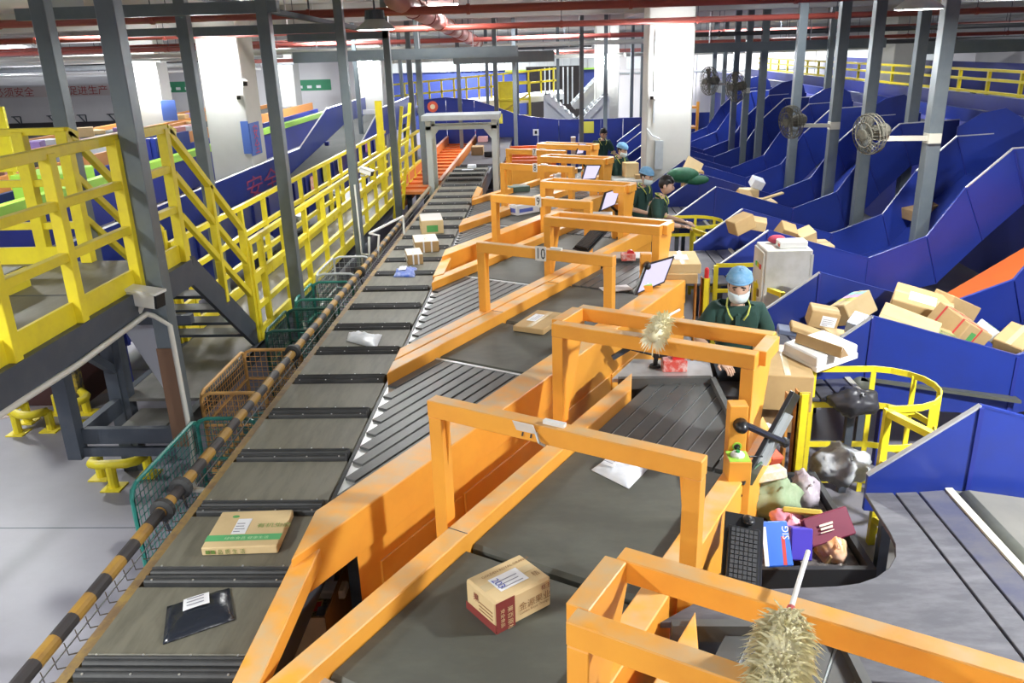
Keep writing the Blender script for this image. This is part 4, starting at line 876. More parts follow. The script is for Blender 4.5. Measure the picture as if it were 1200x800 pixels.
for i,(x,z,w_) in enumerate(((-29.6,.9,1),(-27.6,.9,1),(-25.9,.9,1),(-24.2,.9,1),(-13.4,1,1))):
    s_=thing('wall_bracket','thin dark bracket on the far white wall, %s from the left'%ordn[i],'bracket',(x,yb_,z),'dark wall brackets'); MB().bar((x,yb_,z),(x+.5,yb_,z),.05).build('arm',dark_steel,s_); MB().bar((x+.1,yb_,z),(x+.5,yb_,z-.5),.05).build('brace',dark_steel,s_); MB().bar((x+.5,yb_,z),(x+.5,yb_,z-.6),.05).build('stem',dark_steel,s_)
wl=MB().box(-31,-8,yb_-.3,yb_,0,.55).build('dark_rack',mat('dark_rack',(.05,.045,.05),.7)); tag(wl,'low dark rack along the foot of the far white wall','rack')
# ---- portal over the sorter ---------------------------------------------
pm=mat('pale_frame_paint',(.55,.6,.6),.45)
po=thing('white_portal','pale grey inspection portal straddling the far end of the sorter','frame',(-1.75,17,0))
for y in (16.9,17.5):
    for x in (-2.38,-1.06): MB().box(x-.055,x+.055,y-.05,y+.05,0,2.42).build('post',pm,po)
    MB().box(-2.43,-1.0,y-.05,y+.05,2.2,2.27).build('beam',pm,po)
MB().box(-2.5,-.95,16.8,17.6,2.38,2.48).build('top_tray',galv,po)
for x,s in ((-2.33,1),(-1.11,-1)): MB().prism([(x,16.86,2.2),(x+.16*s,16.86,2.2),(x,16.86,2.0)],(0,.02,0)).build('gusset',pm,po)
# ---- orange trough and belt beyond the portal ------------------------------
ot=thing('orange_trough','orange ribbed trough running away beside the far sorter','chute',(-2.6,24,0))
MB().box(-3.15,-2.3,17.6,31,.80,.86).build('floor_plate',mat('orange_floor',(.75,.24,.06),.45),ot)
for x in (-3.2,-2.3): MB().box(x-.03,x+.03,17.6,31,.45,1.08).build('side_wall',MATS['orange_floor'],ot); MB().box(x-.035,x+.035,17.6,31,1.08,1.1).build('rim',mat('pale_pink_rim',(.8,.5,.4),.5),ot)
for k in range(20): MB().box(-3.15,-2.32,18+.65*k,18.04+.65*k,.86,.9).build('rib',orange_deep,ot)
for k in range(4): MB().box(-3.1,-3.0,18+4*k,18.1+4*k,0,.8).build('leg',dark_steel,ot)
fb=thing('far_black_belt','far black belt with small parcels beyond the portal','conveyor',(-1.75,25,0))
MB().box(-2.15,-1.1,20.6,31,.95,1.02).build('belt',mat('violet_black_belt',(.1,.095,.105),.45),fb); MB().box(-2.1,-1.15,20.6,31,.4,.95).build('bed',dark_steel,fb)
for k in range(3): MB().box(-2.0,-1.9,21+4*k,21.1+4*k,0,.4).build('leg',dark_steel,fb); MB().box(-1.35,-1.25,21+4*k,21.1+4*k,0,.4).build('leg',dark_steel,fb)
for i,(px,py,sx,sy,sz,mm) in enumerate(((560,181,.16,.2,.14,card_dark),(566,166,.15,.15,.1,mat('pink_pack',(.75,.42,.42),.6)),(574,183,.14,.12,.08,black))):
    p=Pz(px,py,1.025); o=MB().box(p.x-sx,p.x+sx,p.y-sy,p.y+sy,1.025,1.025+sz*1.6).build('far_belt_parcel',mm,None,bevel=.01); tag(o,['brown parcel on the far black belt beyond the portal','pinkish parcel on the far black belt','dark flat parcel on the far black belt'][i],'parcel')
for i,(px,py,sx,sy,sz) in enumerate(((553,197,.1,.08,.08),(548,200,.14,.05,.03))):
    p=Pz(px,py,1.1); o=MB().box(p.x-sx,p.x+sx,p.y-sy,p.y+sy,1.102,1.102+sz).build('small_white_parcel',white_film,None,bevel=.01); tag(o,['small white parcel on the sorter under the portal','thin white slip on the sorter under the portal'][i],'parcel')
orr=thing('orange_ribbed_bed','orange ribbed bed behind the number 8 gantry','conveyor',(-.4,20.5,0)); MB().box(-1.0,.2,19.4,23,.9,1.05).build('bed',orange_deep,orr)
for k in range(6): MB().box(-1.0,.2,19.5+.6*k,19.58+.6*k,1.05,1.22).build('rib',orange_deep,orr)
MB().box(-1.02,.22,19.34,19.4,.3,1.1).build('front_plate',orange,orr)
for x in (-.9,.1): MB().box(x-.04,x+.04,19.5,19.6,0,.9).build('leg',dark_steel,orr)
# ---- blue wall across the middle distance ---------------------------------
bw=thing('blue_partition','blue panelled partition across the middle distance','partition',(-.5,27,0))
pts=[(-4.1,2.2),(-3.2,2.27),(-2.3,2.17),(-1.6,1.93),(-.95,1.69),(-.3,1.58),(.37,1.5),(1.0,1.49),(1.7,1.48),(2.4,1.5),(3.1,1.5)]
for i in range(len(pts)-1):
    (xa,za),(xb,zb)=pts[i],pts[i+1]; MB().prism([(xa+.008,27,0),(xb-.008,27,0),(xb-.008,27,zb),(xa+.008,27,za)],(0,.05,0)).build('panel',blue,bw)
    MB().bar((xa,27.02,za+.01),(xb,27.02,zb+.01),.08,.03).build('top_rim',blue_dk,bw)
def sticker(px,py,w_,h_,mm,nm='sticker',mark=None):
    p=Py(px,py,26.98); o=quad(MB(),(p.x-w_/2,26.985,p.z-h_/2),(w_,0,0),(0,0,h_),.01).build(nm,mm,bw)
    if mark: MB().box(p.x-w_*.22,p.x+w_*.22,26.965,26.975,p.z-h_*.25,p.z+h_*.25).build('mark',mark,o)
sticker(583,139,.32,.3,sign_yellow); sticker(690,149,.32,.36,sign_yellow); sticker(628,155,.18,.2,paper,mark=ink)
p=Py(507,125,26.97); o=MB().lathe(p,(0,1,0),[(0,.17),(.01,.17)],18).build('emblem',mat('emblem_red',(.7,.12,.06),.5),bw); MB().lathe(p-V((0,.01,0)),(0,1,0),[(0,.08),(.01,.08)],12).build('emblem_centre',mat('emblem_cream',(.8,.7,.45),.5),o)
bw2=thing('blue_back_panel','blue panel with a small white sign beyond the far chutes','panel',(4.2,28,0)); MB().box(3.3,5.4,28,28.06,0,1.55).build('panel',blue,bw2); MB().box(4.05,4.3,27.97,28,1.0,1.25).build('sign',paper,bw2)
# ---- V conveyors -----------------------------------------------------------
vc=mat('pale_machine',(.62,.64,.64),.45)
def incl(p,q,lbl,y=29,wd=1.2):
    p,q=V(p),V(q); t=thing('inclined_conveyor',lbl,'conveyor',((p+q)/2),'inclined steel conveyors in the distance')
    for k in range(3):
        o=V((0,k*.9,0)); MB().bar(p+o,q+o,.1,.2).build('side_frame',vc if k==0 else galv,t); 
    MB().bar(p+V((0,.9,.06)),q+V((0,.9,.06)),1.7,.05).build('belt',rubber,t)
    d=(q-p)
    for k in range(7): c=p+d*(k+.5)/7; MB().bar(c+V((0,-.05,.12)),c+V((0,1.8,.12)),.05,.05).build('roller',galv,t)
    lo=p if p.z<q.z else q; hi=q if p.z<q.z else p
    MB().box(hi.x-.06,hi.x+.06,hi.y,hi.y+.1,0,hi.z-.05).build('leg',vc,t); MB().prism([lo+V((0,.1,-.05)),hi+V((0,.1,-.05)),V((hi.x,hi.y+.1,lo.z-.05))],(0,.03,0)).build('side_cover',vc,t)
incl((-.05,29,2.15),(1.0,29,1.2),'steel conveyor sloping down to the right in the distance, left arm of the V')
incl((1.15,29,1.2),(2.05,29,2.1),'steel conveyor rising to the right in the distance, right arm of the V')
incl((1.0,32.5,1.5),(2.0,32.5,2.5),'second rising steel conveyor behind the right arm of the V')
o=MB().box(-.9,1.6,38,38.2,0,2.9).build('shade_panel',mat('dark_shade',(.03,.025,.025),.9)); tag(o,'panel painted dark as the shade of a recess behind the V-shaped conveyors','opening')  # solid dark slab; the shade of a recess is painted as its colour
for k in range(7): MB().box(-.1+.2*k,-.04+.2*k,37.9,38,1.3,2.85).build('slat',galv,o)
# ---- far mezzanine with yellow rails -----------------------------------------
mz=thing('mezzanine_railing','yellow railing of the far mezzanine above the blue partition','railing',(-3,31,1.5))
for k in range(16): x=-6.5+.45*k; MB().box(x-.03,x+.03,31,31.06,1.7+.03*k,2.5+.03*k).build('post',yellow,mz)
MB().bar((-6.6,31.03,2.5),(.4,31.03,2.97),.06,.06).build('rail',yellow,mz); MB().bar((-6.6,31.03,2.1),(.4,31.03,2.57),.06,.06).build('rail',yellow,mz)
md=MB().prism([(-7,31.1,1.6),(.6,31.1,2.1),(.6,31.1,1.9),(-7,31.1,1.4)],(0,3,0)).build('mezzanine_deck',white); tag(md,'white-edged deck of the far mezzanine','deck')
for x in (-6.5,-4,-1.5,.3): MB().box(x-.06,x+.06,31.3,31.42,0,1.45).build('leg',dark_steel,md)
yc=thing('yellow_stair_cage','bright yellow stair cage left of the V-shaped conveyors','cage',(-1.2,30,0))
MB().box(-1.7,-1.1,30,30.05,1.35,2.6).build('side_panel',yellow,yc); MB().bar((-1.7,29.97,1.5),(-.6,29.97,2.2),.1,.06).build('stringer',yellow_worn,yc)
for x in (-1.7,-1.1,-.6): MB().box(x-.04,x+.04,29.9,29.98,0,2.6).build('post',yellow,yc)
for z in (2.58,2.0,1.45): MB().box(-1.7,-.6,29.9,29.96,z-.03,z+.03).build('rail',yellow,yc)
fw=thing('corrugated_partition','pale corrugated partition far behind under the ceiling','partition',(-1,42,0))
for k in range(36): MB().box(-8+.4*k,-7.63+.4*k,42,42.05+.03*(k%2),2.7,3.45).build('sheet',mat('pale_corrugated',(.55,.58,.57),.5),fw)
MB().box(-8,6.4,42.1,42.2,0,2.7).build('lower_wall',mat('dark_blue_wall',(.03,.05,.22),.6),fw); MB().box(-2,6,41.95,42,2.62,2.7).build('lime_trim',lime,fw)
# white wall with windows behind the chutes
ww_=thing('white_partition','white partition wall far behind the blue chutes','partition',(8,36,0))
for k in range(9): MB().box(3+1.6*k,4.57+1.6*k,36,36.1,0,3.5).build('panel',mat('white_panel',(.66,.65,.66),.6),ww_)
MB().box(3,17.4,35.95,36,2.55,2.62).build('ledge',galv,ww_)
for k in range(5): MB().box(3.3+2.9*k,4.4+2.9*k,35.97,36,2.75,3.35).build('window_pane',mat('bright_pane',(.8,.85,.85),.3),ww_)
MIDP=((-3.4,21.5),(-1.3,22),(-3.9,24.5),(-2.6,25.5),(-.9,24.2),(-5.2,23.5),(.9,22.3),(1.7,25.),(-2.0,29.),(-1.0,29.4),(.4,30.5),(-4.9,29.),(2.9,29.5),(3.4,31))
for i,(x,y) in enumerate(MIDP):
    post(x,y,0,'slim grey post in the middle distance, %s from the left'%ordn[sorted(q_[0]/q_[1] for q_ in MIDP).index(x/y)],.11,'slim posts in the middle distance')
o=MB().box(.62,.74,22.24,22.36,0,1.45).build('cream_post_sleeve',mat('cream_sleeve',(.66,.58,.45),.6)); tag(o,'cream sleeve at the foot of a slim grey post behind the portals','post')
# orange racks and clutter right of the pillar
oc=thing('orange_rack','orange rack seen right of the white pillar','rack',(3.8,25.5,0))
for z in (.6,1.2,1.8): MB().box(3.1,4.6,26.3,26.9,z,z+.06).build('shelf',orange,oc)
for x in (3.1,3.85,4.6): MB().box(x-.04,x+.04,26.25,26.33,0,2.0).build('upright',orange,oc)
# ================= STATIONS: POSTS, SCREENS, KEYBOARDS ========================
def panel4(mb,c4,n,th): mb.prism(c4,n*-th)
def monitor(c4,postp,lbl,back=False):
    TL,TR,BR,BL=[V(p) for p in c4]; ctr=(TL+TR+BR+BL)/4; n=(TR-TL).cross(BL-TL).normalized()*-1
    if (n.dot(V((0,0,CZ))-ctr)<0)!=back: n=-n
    t=thing('touch_monitor',lbl,'monitor',ctr,'flat screens at the loading ends')
    MB().prism([TL,TR,BR,BL],n*-.03).build('bezel',black,t,bevel=.003)
    k=.86; q=[ctr+(p-ctr)*k+n*.001 for p in (TL,TR,BR,BL)]
    MB().prism(q,n*.002).build('screen',screen_m,t)
    b=ctr-n*.03; MB().prism([b+(p-ctr)*.55-n*.0 for p in (TL,TR,BR,BL)],n*-.03).build('rear_housing',galv,t)
    pp=V(postp); MB().path([b-n*.02,b-n*.07+V((0,0,.0)),pp],.022,8).build('arm',black,t); MB().ball(b-n*.07,.035,.035,.035).build('ball_joint',black,t)
def ctrl(x,y,zt,lbl,d=1):
    t=thing('control_post',lbl,'control post',(x,y,0),'orange control posts at the loading ends')
    MB().box(x-.055,x+.055,y-.05,y+.05,0,zt).build('post',orange,t,bevel=.004)
    bx=MB().box(x-.075,x+.06,y-.2,y-.05,.0,1.32).build('button_box',orange,t,bevel=.004)
    MB().box(x-.07,x+.055,y-.195,y-.055,1.32,1.323).build('lime_plate',lime,bx)
    MB().lathe((x-.01,y-.12,1.323),(0,0,1),[(0,.042),(.012,.042),(.025,.03)],14).build('white_button',white_plastic,bx); MB().lathe((x-.01,y-.12,1.348),(0,0,1),[(0,.014),(.012,.012)],8).build('green_cap',mat('green_cap',(.03,.35,.08),.4),bx)
    MB().lathe((x-.0,y-.2,1.1),(0,-1,0),[(0,.014),(.012,.014)],8).build('black_knob',black,bx)
    MB().lathe((x,y-.05,zt-.27),(0,-1,0),[(0,.03),(.006,.028)],12).build('lime_grommet',lime,t); MB().lathe((x,y-.056,zt-.27),(0,-1,0),[(0,.02),(.002,.02)],10).build('cable_hole',black,t)
    MB().path([(x,y-.06,zt-.27),(x+.02,y-.1,zt-.36),(x+.08,y-.1,zt-.42),(x+.16,y-.05,zt-.38)],.008,5).build('cable',mat('green_cable',(.04,.12,.05),.5),t); MB().path([(x,y-.06,zt-.27),(x+.04,y-.09,zt-.32),(x+.16,y-.05,zt-.34)],.006,5).build('cable',black,t)
    m=MB().lathe((x+.01,y-.05,zt-.12),(0,-1,0),[(0,.045),(.05,.04),(.09,.02)],12).build('mount_joint',black,t,smooth=True)
    return t
ctrl(1.14,4.66,1.62,'orange control post with a black screen mount, in front of the woman')
A_,B_=Py(926,457,5.0),Py(866,566,4.45); e_=ray(895,510)*.27+V((.05,0,-.02))
monitor([A_,A_+e_,B_+e_,B_],(1.18,4.6,1.5),'screen seen edge-on from behind, nearest of all, on the control post',back=True)
ctrl(1.02,8.55,1.62,'orange control post behind the lit screen of the flat carton belt')
monitor([Py(758,309,8.45),Py(791,299.5,8.75),Py(779,331,8.55),Py(744,346,8.25)],(1.02,8.5,1.5),'large lit lilac screen beside the flat carton belt')
ctrl(.98,11.85,1.55,'orange control post behind the lit screen beside the man')
monitor([Py(710,225,11.4),Py(728,219.5,11.7),Py(721,240,11.5),Py(703,248,11.2)],(.98,11.8,1.45),'lit lilac screen in front of the two standing workers')
ctrl(.8,14.6,1.45,'orange control post behind the third lit screen')
monitor([Py(687,193,14.2),Py(705,193,14.4),Py(698,210,14.2),Py(681.5,211,14.)],(.8,14.55,1.4),'small lit lilac screen by the worker with the green cap ties')
ctrl(.75,17.0,1.45,'farthest orange control post')
monitor([Py(679,168,16.7),Py(687,168,16.9),Py(683,180,16.7),Py(675,181,16.5)],(.75,16.95,1.4),'farthest and smallest lit lilac screen')
def keyboard(c,x,y,lbl,w_=.17,l_=.46,mouse=True,tray=True):
    c=V(c); x=V(x).normalized(); y=V(y).normalized(); n=x.cross(y).normalized(); x=y.cross(n)
    if n.z<0: n=-n
    if tray:
        t0=thing('keyboard_tray','black tray under the '+lbl,'tray',c-n*.03,'black keyboard trays'); MB().ob(c-n*.025+y*.04,x*(w_*.62),y*(l_*.64),n*.008).build('tray_plate',black,t0,bevel=.004); MB().bar(c-n*.03,V((c.x-.15,c.y,c.z-.12)),.04,.04).build('tray_arm',dark_steel,t0)
    t=thing('keyboard',lbl,'keyboard',c,'black keyboards at the loading ends')
    MB().ob(c,x*w_/2,y*l_/2,n*.012).build('case',black,t,bevel=.004)
    rows,cols=6,15
    for i in range(rows):
        m=MB()
        for j in range(cols):
            m.ob(c+x*((i-2.5)*w_*.14)+y*((j-7)*l_*.062)+n*.014,x*(w_*.055),y*(l_*.025),n*.004)
        m.build('key_row',key_grey,t)['kind']='stuff'
    if mouse:
        p=c+y*(l_*.62)+n*.0+x*.02; mo=thing('mouse','black computer mouse lying above the '+lbl,'mouse',p-n*.012,'computer mice'); m=MB(); m.ball(p+n*.004,.034,.05,.02,12,8); m.build('shell',black,mo,smooth=True); MB().lathe(p+n*.02+V((0,-.02,0)),(1,0,0),[(-.004,.008),(.004,.008)],8).build('wheel',key_grey,mo)
ka,kb=Pz(872,625,1.16),Pz(868,700,1.0)
keyboard((ka+kb)/2,(1,.05,0),(ka-kb),'black keyboard with mouse beside the blue packs at right')
keyboard(Py(690,281,9.9),(1,-.4,-.1),(.6,1,.35),'black keyboard tilted above the belt behind the number 10 gantry',.17,.42,False)
keyboard(Py(738,404,6.9),(.5,-1,0),(1,.2,-.35),'dark keyboard edge above the metal shelf behind the nearest screens',.13,.34,False,True)
# scanner, tape gun and box on the metal shelf
def gun(p,lbl):
    p=V(p); t=thing('barcode_scanner',lbl,'scanner',p); MB().ob(p+V((.04,0,.11)),(.06,.01,.0),(-.004,.028,0),(0,0,.025)).build('head',black,t,bevel=.008); MB().bar(p+V((0,0,.01)),p+V((.01,0,.1)),.035,.03).build('grip',black,t); MB().lathe(p,(0,0,1),[(0,.05),(.02,.045)],12).build('stand',rubber,t)
gun((.88,6.52,1.13),'black hand scanner standing on the metal shelf')
def redbox(p,lbl,s=1):
    p=V(p); t=thing('tape_box',lbl,'box',p); MB().box(p.x-.1*s,p.x+.1*s,p.y-.07*s,p.y+.07*s,p.z,p.z+.1*s).build('body',mat('red_white_print',(.6,.08,.06),.5,0,(.75,.7,.66),22,.7),t,bevel=.006); MB().lathe((p.x+.03*s,p.y-.04*s,p.z+.1*s),(0,1,0),[(0,.05*s),(.06*s,.05*s)],16).build('tape_roll',mat('red_tape',(.6,.03,.03),.3),t)
redbox((1.03,6.46,1.13),'red and white tape box on the metal shelf')
redbox((1.0,10.22,1.13),'red tape box on the far metal shelf by the lit screen',.9)
# ---- dusters ---------------------------------------------------------------
wool=mat('cream_wool',(.82,.78,.58),.9,0,(.7,.62,.32),20,.6)
def duster(p,q,hand,lbl,r=.07,n=420,seed=1):
    p,q=V(p),V(q); rd=random.Random(seed); t=thing('wool_duster',lbl,'duster',q,'wool dusters on the portals')
    d=(q-p); L=d.length; d/=L; x=d.cross(V((0,0,1))).normalized(); y=x.cross(d)
    MB().lathe(p,d,[(0,.02),(.03,r*.6),(L*.5,r*.7),(L-.03,r*.6),(L,.02)],12).build('core',wool,t,smooth=True)
    m=MB()
    for i in range(n):
        s=rd.uniform(0.02,L); a=rd.uniform(0,2*math.pi); e=x*math.cos(a)+y*math.sin(a); b=p+d*s+e*r*.45; ln=rd.uniform(.7,1.3)*r*(1 if s>.05 else .8)
        tip=b+e*ln*rd.uniform(.5,.9)+d*ln*rd.uniform(.1,.8)+V((0,0,-.2*ln)); g=d.cross(e).normalized()*rd.uniform(.0025,.005); mid=(b+tip)/2+e*.01
        m.add([b-g,b+g,mid+g*1.1,mid-g*1.1,tip,b+e*.004],[(0,1,2,3),(3,2,4),(1,0,5)])
    o=m.build('wool_fibres',wool,t); o['kind']='stuff'
    h=MB().tube(p-d*.0,hand,.009,8).build('handle',white_plastic,t); MB().tube(V(p),V(p)+(V(hand)-V(p))*.12,.014,8).build('ferrule',mat('red_ferrule',(.5,.05,.04),.5),h)
duster(Pz(924,722,1.95),Pz(906,830,1.95),Py(947,646,2.62),'large cream wool duster lying across the nearest portal',.085,1500,2)
duster(Pz(779,372,1.93),Pz(765,396,1.92),Py(796,363,5.75),'small cream wool duster lying on the portal in front of the woman',.075,420,5)
# ================= PARCELS ====================================================
def face_label(o,x,y,t,nm='address_label',m=None,lines=4):
    # white label with printed lines; o: corner, x,y: edge vectors
    m=m or paper; o,x,y=V(o),V(x),V(y); n=x.cross(y).normalized(); l=quad(MB(),o+n*.001,x,y,.0012).build(nm,m,t)
    rd=random.Random(int(o.x*1000)); g=MB()
    for i in range(lines):
        a=rd.uniform(.4,.85); g.ob(o+x*(.08+a/2)+y*(.15+.7*i/max(1,lines))+n*.0028,x*a/2,y*.025,n*.0003)
    g.build('printed_lines',mat('grey_print',(.25,.25,.3),.7),l)['kind']='stuff'
    return l
def carton(lbl,Fp,Lp,Rp,z,h,m,name='carton',tape=True,bev=.006,group=None):
    # bottom corners: F front, L left, R right (world xy); returns thing and frame
    Fp,Lp,Rp=[V((p[0],p[1],z)) for p in (Fp,Lp,Rp)]; a=Lp-Fp; b=Rp-Fp
    # square up
    bn=a.normalized(); per=V((-bn.y,bn.x,0)); 
    if per.dot(b)<0: per=-per
    b=per*b.length
    t=thing(name,lbl,'parcel',Fp+(a+b)/2,group)
    MB().prism([Fp,Fp+a,Fp+a+b,Fp+b],(0,0,h)).build('box_body',m,t,bevel=bev)
    if tape:
        c=Fp+V((0,0,h)); L=a if a.length>b.length else b; S_=b if L is a else a
        MB().ob(c+S_/2+L/2+V((0,0,.0012)),L*(.5-.014/L.length),S_.normalized()*.024,(0,0,.0008)).build('tape',mat('clear_tape',(.62,.5,.3),.25),t)
    return t,Fp,a,b
ZS=1.123
# large maroon-printed carton
Fp,Lp,Rp=Pz(582,743,1.1),Pz(547,712,1.1),Pz(646,709,1.1)
t,f,a,b=carton('large brown carton with maroon panels on the nearest black belt',Fp,Lp,Rp,1.1,.172,card_pale,bev=.012)
up=V((0,0,1)); h=.172
nb=a.normalized()*-1  # outward of face spanned by b at F
na=b.normalized()*-1
# right face (along b): maroon panel near F, lettering beyond
quad(MB(),f+nb*.001,b*.33,up*h*.98,.0015).build('maroon_panel',maroon,t)
text('side_lettering','果百原桔',f+b*.20+nb*.004+up*.128,(0,0,-1),b,.036,card_pale,t); text('side_lettering','安全食品',f+b*.08+nb*.004+up*.128,(0,0,-1),b,.026,card_pale,t)
text('brand_lettering','金源果业',f+b*.40+nb*.003+up*.068,b,up,.048,brown_print,t); text('brand_lettering','Golden Royal Orange',f+b*.40+nb*.003+up*.045,b,up,.0205,brown_print,t)
text('logo_lettering','桔王',f+b*.80+nb*.003+up*.125,b,up,.03,maroon,t)
# left face (along a): maroon band at the foot, small print
quad(MB(),f+a+na*.001,a*-1,up*.045,.0015).build('maroon_band',maroon,t)
text('crest','果',f+a*.72+na*.003+up*.10,a*-1,up,.05,maroon,t)
for k in range(3): quad(MB(),f+a*.55+na*.001+up*(.06+.02*k),a*-.45,up*.006,.001).build('print_line',brown_print,t)
top=f+up*h
l=face_label(top+a*.22+b*.22,b*.50,a*.44,t,lines=3); text('marker_number','203',top+a*.60+b*.24+up*.004,a*-1,b,.055,ink_blue,t)
text('top_lettering','GOLDEN ROYAL ORANGE',top+a*.75+b*.18+up*.002,b,a,.024,brown_print,t); text('top_mark','桔',top+a*.2+b*.8+up*.002,b,a,.04,brown_print,t)
# flat green-striped carton on the sorter
Fp,Rp,Lp=Pz(237,652,1.1),Pz(326,649,1.1),Pz(258,609,1.1)
t,f,a,b=carton('flat carton with a green stripe lying on the sorter',Fp,Rp,Lp,1.105,.05,card_pale,tape=False,bev=.005)
top=f+up*.05
quad(MB(),top+b*.16+up*.001,a*1.0,b*.16,.001).build('green_stripe',mat('stripe_green',(.1,.42,.16),.6),t)
text('stripe_lettering','绿色食品 健康生活',top+b*.19+a*.25+up*.0025,a,b,.03,mat('pale_green_ink',(.5,.75,.45),.6),t)
face_label(top+b*.34+a*.3,a*.19,b*.42,t)
text('top_lettering','有机生态',top+b*.5+a*.6+up*.002,a,b,.05,mat('olive_ink',(.25,.36,.1),.7),t); m=MB(); m.ball(top+b*.84+a*.24,.022,.016,.001); m.build('leaf_logo',green_print,t); text('corner_lettering','CBM',top+b*.52+a*.86+up*.002,a,b,.035,mat('brown_ink2',(.35,.28,.12),.7),t)
text('side_lettering','■■ 品 质 生 活',f-b.normalized()*.003+a*.05+up*.012,a,up,.032,dkgreen_print,t)
def pillow(name,lbl,corners,h,m,z,label=None,seed=1,cat='parcel',wr=.006):
    c=[V(p) for p in corners]; rd=random.Random(seed); N=11
    def sm(i,j):
        u,v=i/(N-1),j/(N-1); p=(c[0]*(1-u)+c[1]*u)*(1-v)+(c[3]*(1-u)+c[2]*u)*v; return p,u,v
    hs=[[rd.uniform(-1,1) for _ in range(N)] for _ in range(N)]; top=[];bot=[]
    for j in range(N):
        for i in range(N):
            p,u,v=sm(i,j); k=(16*u*(1-u)*v*(1-v))**.45; top.append(V((p.x,p.y,z+.004+k*h+hs[j][i]*wr*min(1,k*3)))); bot.append(V((p.x,p.y,z)))
    fs=[];n=N*N
    for j in range(N-1):
        for i in range(N-1):
            a=j*N+i; fs.append((a,a+1,a+N+1,a+N)); fs.append((n+a,n+a+N,n+a+N+1,n+a+1))
    per=[i for i in range(N)]+[j*N+N-1 for j in range(1,N)]+[(N-1)*N+i for i in range(N-2,-1,-1)]+[j*N for j in range(N-2,0,-1)]
    for k in range(len(per)): a,b=per[k],per[(k+1)%len(per)]; fs.append((b,a,n+a,n+b))
    ctr=sum(c,V((0,0,0)))/4; t=thing(name,lbl,cat,(ctr.x,ctr.y,z)); mb=MB(); mb.add(top+bot,fs)
    o=mb.build('film_body',m,t,smooth=True)
    o.data.flip_normals() if o.data.polygons[0].normal.z<0 else None
    if label:
        u0,v0,u1,v1=label
        q=[(u0,v0),(u1,v0),(u1,v1),(u0,v1)]; g=[]
        K=4
        for jj in range(K+1):
            r=[]
            for ii in range(K+1):
                u=u0+(u1-u0)*ii/K; v=v0+(v1-v0)*jj/K; p=(c[0]*(1-u)+c[1]*u)*(1-v)+(c[3]*(1-u)+c[2]*u)*v; k=(16*u*(1-u)*v*(1-v))**.45; r.append(V((p.x,p.y,z+.012+k*h+wr*.4)))
            g.append(r)
        MB().sheet(g,.002).build('address_label',paper,t)
        mk=MB(); 
        for s_ in range(3):
            v=v0+(v1-v0)*(.2+.27*s_); u=u0+(u1-u0)*.15; p=(c[0]*(1-u)+c[1]*u)*(1-v)+(c[3]*(1-u)+c[2]*u)*v; u2=u0+(u1-u0)*.8; p2=(c[0]*(1-u2)+c[1]*u2)*(1-v)+(c[3]*(1-u2)+c[2]*u2)*v
            k=(16*.5*.5*v*(1-v))**.45; zz=z+.0175+k*h+wr*.4; mk.bar((p.x,p.y,zz),(p2.x,p2.y,zz),.006,.001)
        mk.build('printed_lines',mat('grey_print',(.25,.25,.3),.7),t)['kind']='stuff'
    return t
pillow('plastic_parcel','shiny black plastic parcel with a white label on the sorter',[Pz(191,756,1.1),Pz(275,727,1.1),Pz(269,690,1.1),Pz(196,712,1.1)],.035,black_film,1.104,(.28,.5,.68,.88),3,wr=.009)
pillow('plastic_parcel','crumpled white plastic parcel on the sorter',[Pz(406,400,1.1),Pz(441,409,1.1),Pz(448,393,1.1),Pz(409,390,1.1)],.04,white_film,1.104,None,4,wr=.012)
pillow('plastic_parcel','white plastic parcel on the wide belt of the nearest conveyor',[Pz(693,551,1.1),Pz(737,573,1.1),Pz(761,548,1.1),Pz(715,535,1.1)],.05,white_film,1.102,(.15,.2,.5,.6),6,wr=.012)
pillow('plastic_parcel','blue and white flat plastic parcel on the sorter',[Pz(461,325,1.1),Pz(486,325,1.1),Pz(489,315,1.1),Pz(465,315,1.1)],.05,mat('blue_white_film',(.06,.13,.5),.35,0,(.6,.65,.8),9,.6),1.104,(.2,.3,.55,.8),8,wr=.012)
# cartons with tape grid
def small(lbl,F,L,R,z,h,m,extra=None,name='carton',group=None,lab=None):
    t,f,a,b=carton(lbl,Pz(*F,z),Pz(*L,z),Pz(*R,z),z+.003,h,m,name,group=group)
    if extra=='grid':
        for k in (.33,.66):
            quad(MB(),f+a*k-b.normalized()*.001+a.normalized()*.0,a.normalized()*.02,V((0,0,h)),.001).build('strap',paper,t); quad(MB(),f+b*k-a.normalized()*.002,b.normalized()*.02,V((0,0,h)),.001).build('strap',paper,t)
        quad(MB(),f-b.normalized()*.002+V((0,0,h*.45)),a,V((0,0,.02)),.001).build('strap',paper,t)
        MB().ob(f+a/2+b/2+V((0,0,h+.001)),a*.49,b*.49,(0,0,.001)).build('film_wrap',mat('pale_wrap',(.72,.68,.6),.4),t)
    if lab: face_label(f+V((0,0,h+.001))+a*lab[0]+b*lab[1],b*lab[3],a*lab[2],t)
    return t,f,a,b
small('small carton with white tape grid, nearer of two on the sorter',(478,311),(475,303),(494,308),1.1,.13,card,'grid')
small('larger carton with white tape grid, just behind the smaller one on the sorter',(487,297),(484,288),(509,292),1.1,.15,card,'grid')
t,f,a,b=small('carton with a green leaf print on the sorter',(494,275),(492,266),(520,273),1.1,.2,card_pale,lab=(.2,.2,.5,.5))
quad(MB(),f-a.normalized()*.002+b*.25+V((0,0,.03)),b*.5,V((0,0,.1)),.001).build('green_leaf_print',green_print,t); MB().ob(f+a/2+b/2+V((0,0,.2035)),a*.48,b*.48,(0,0,.001)).build('pale_lid',mat('pale_lid',(.75,.72,.68),.6),t)
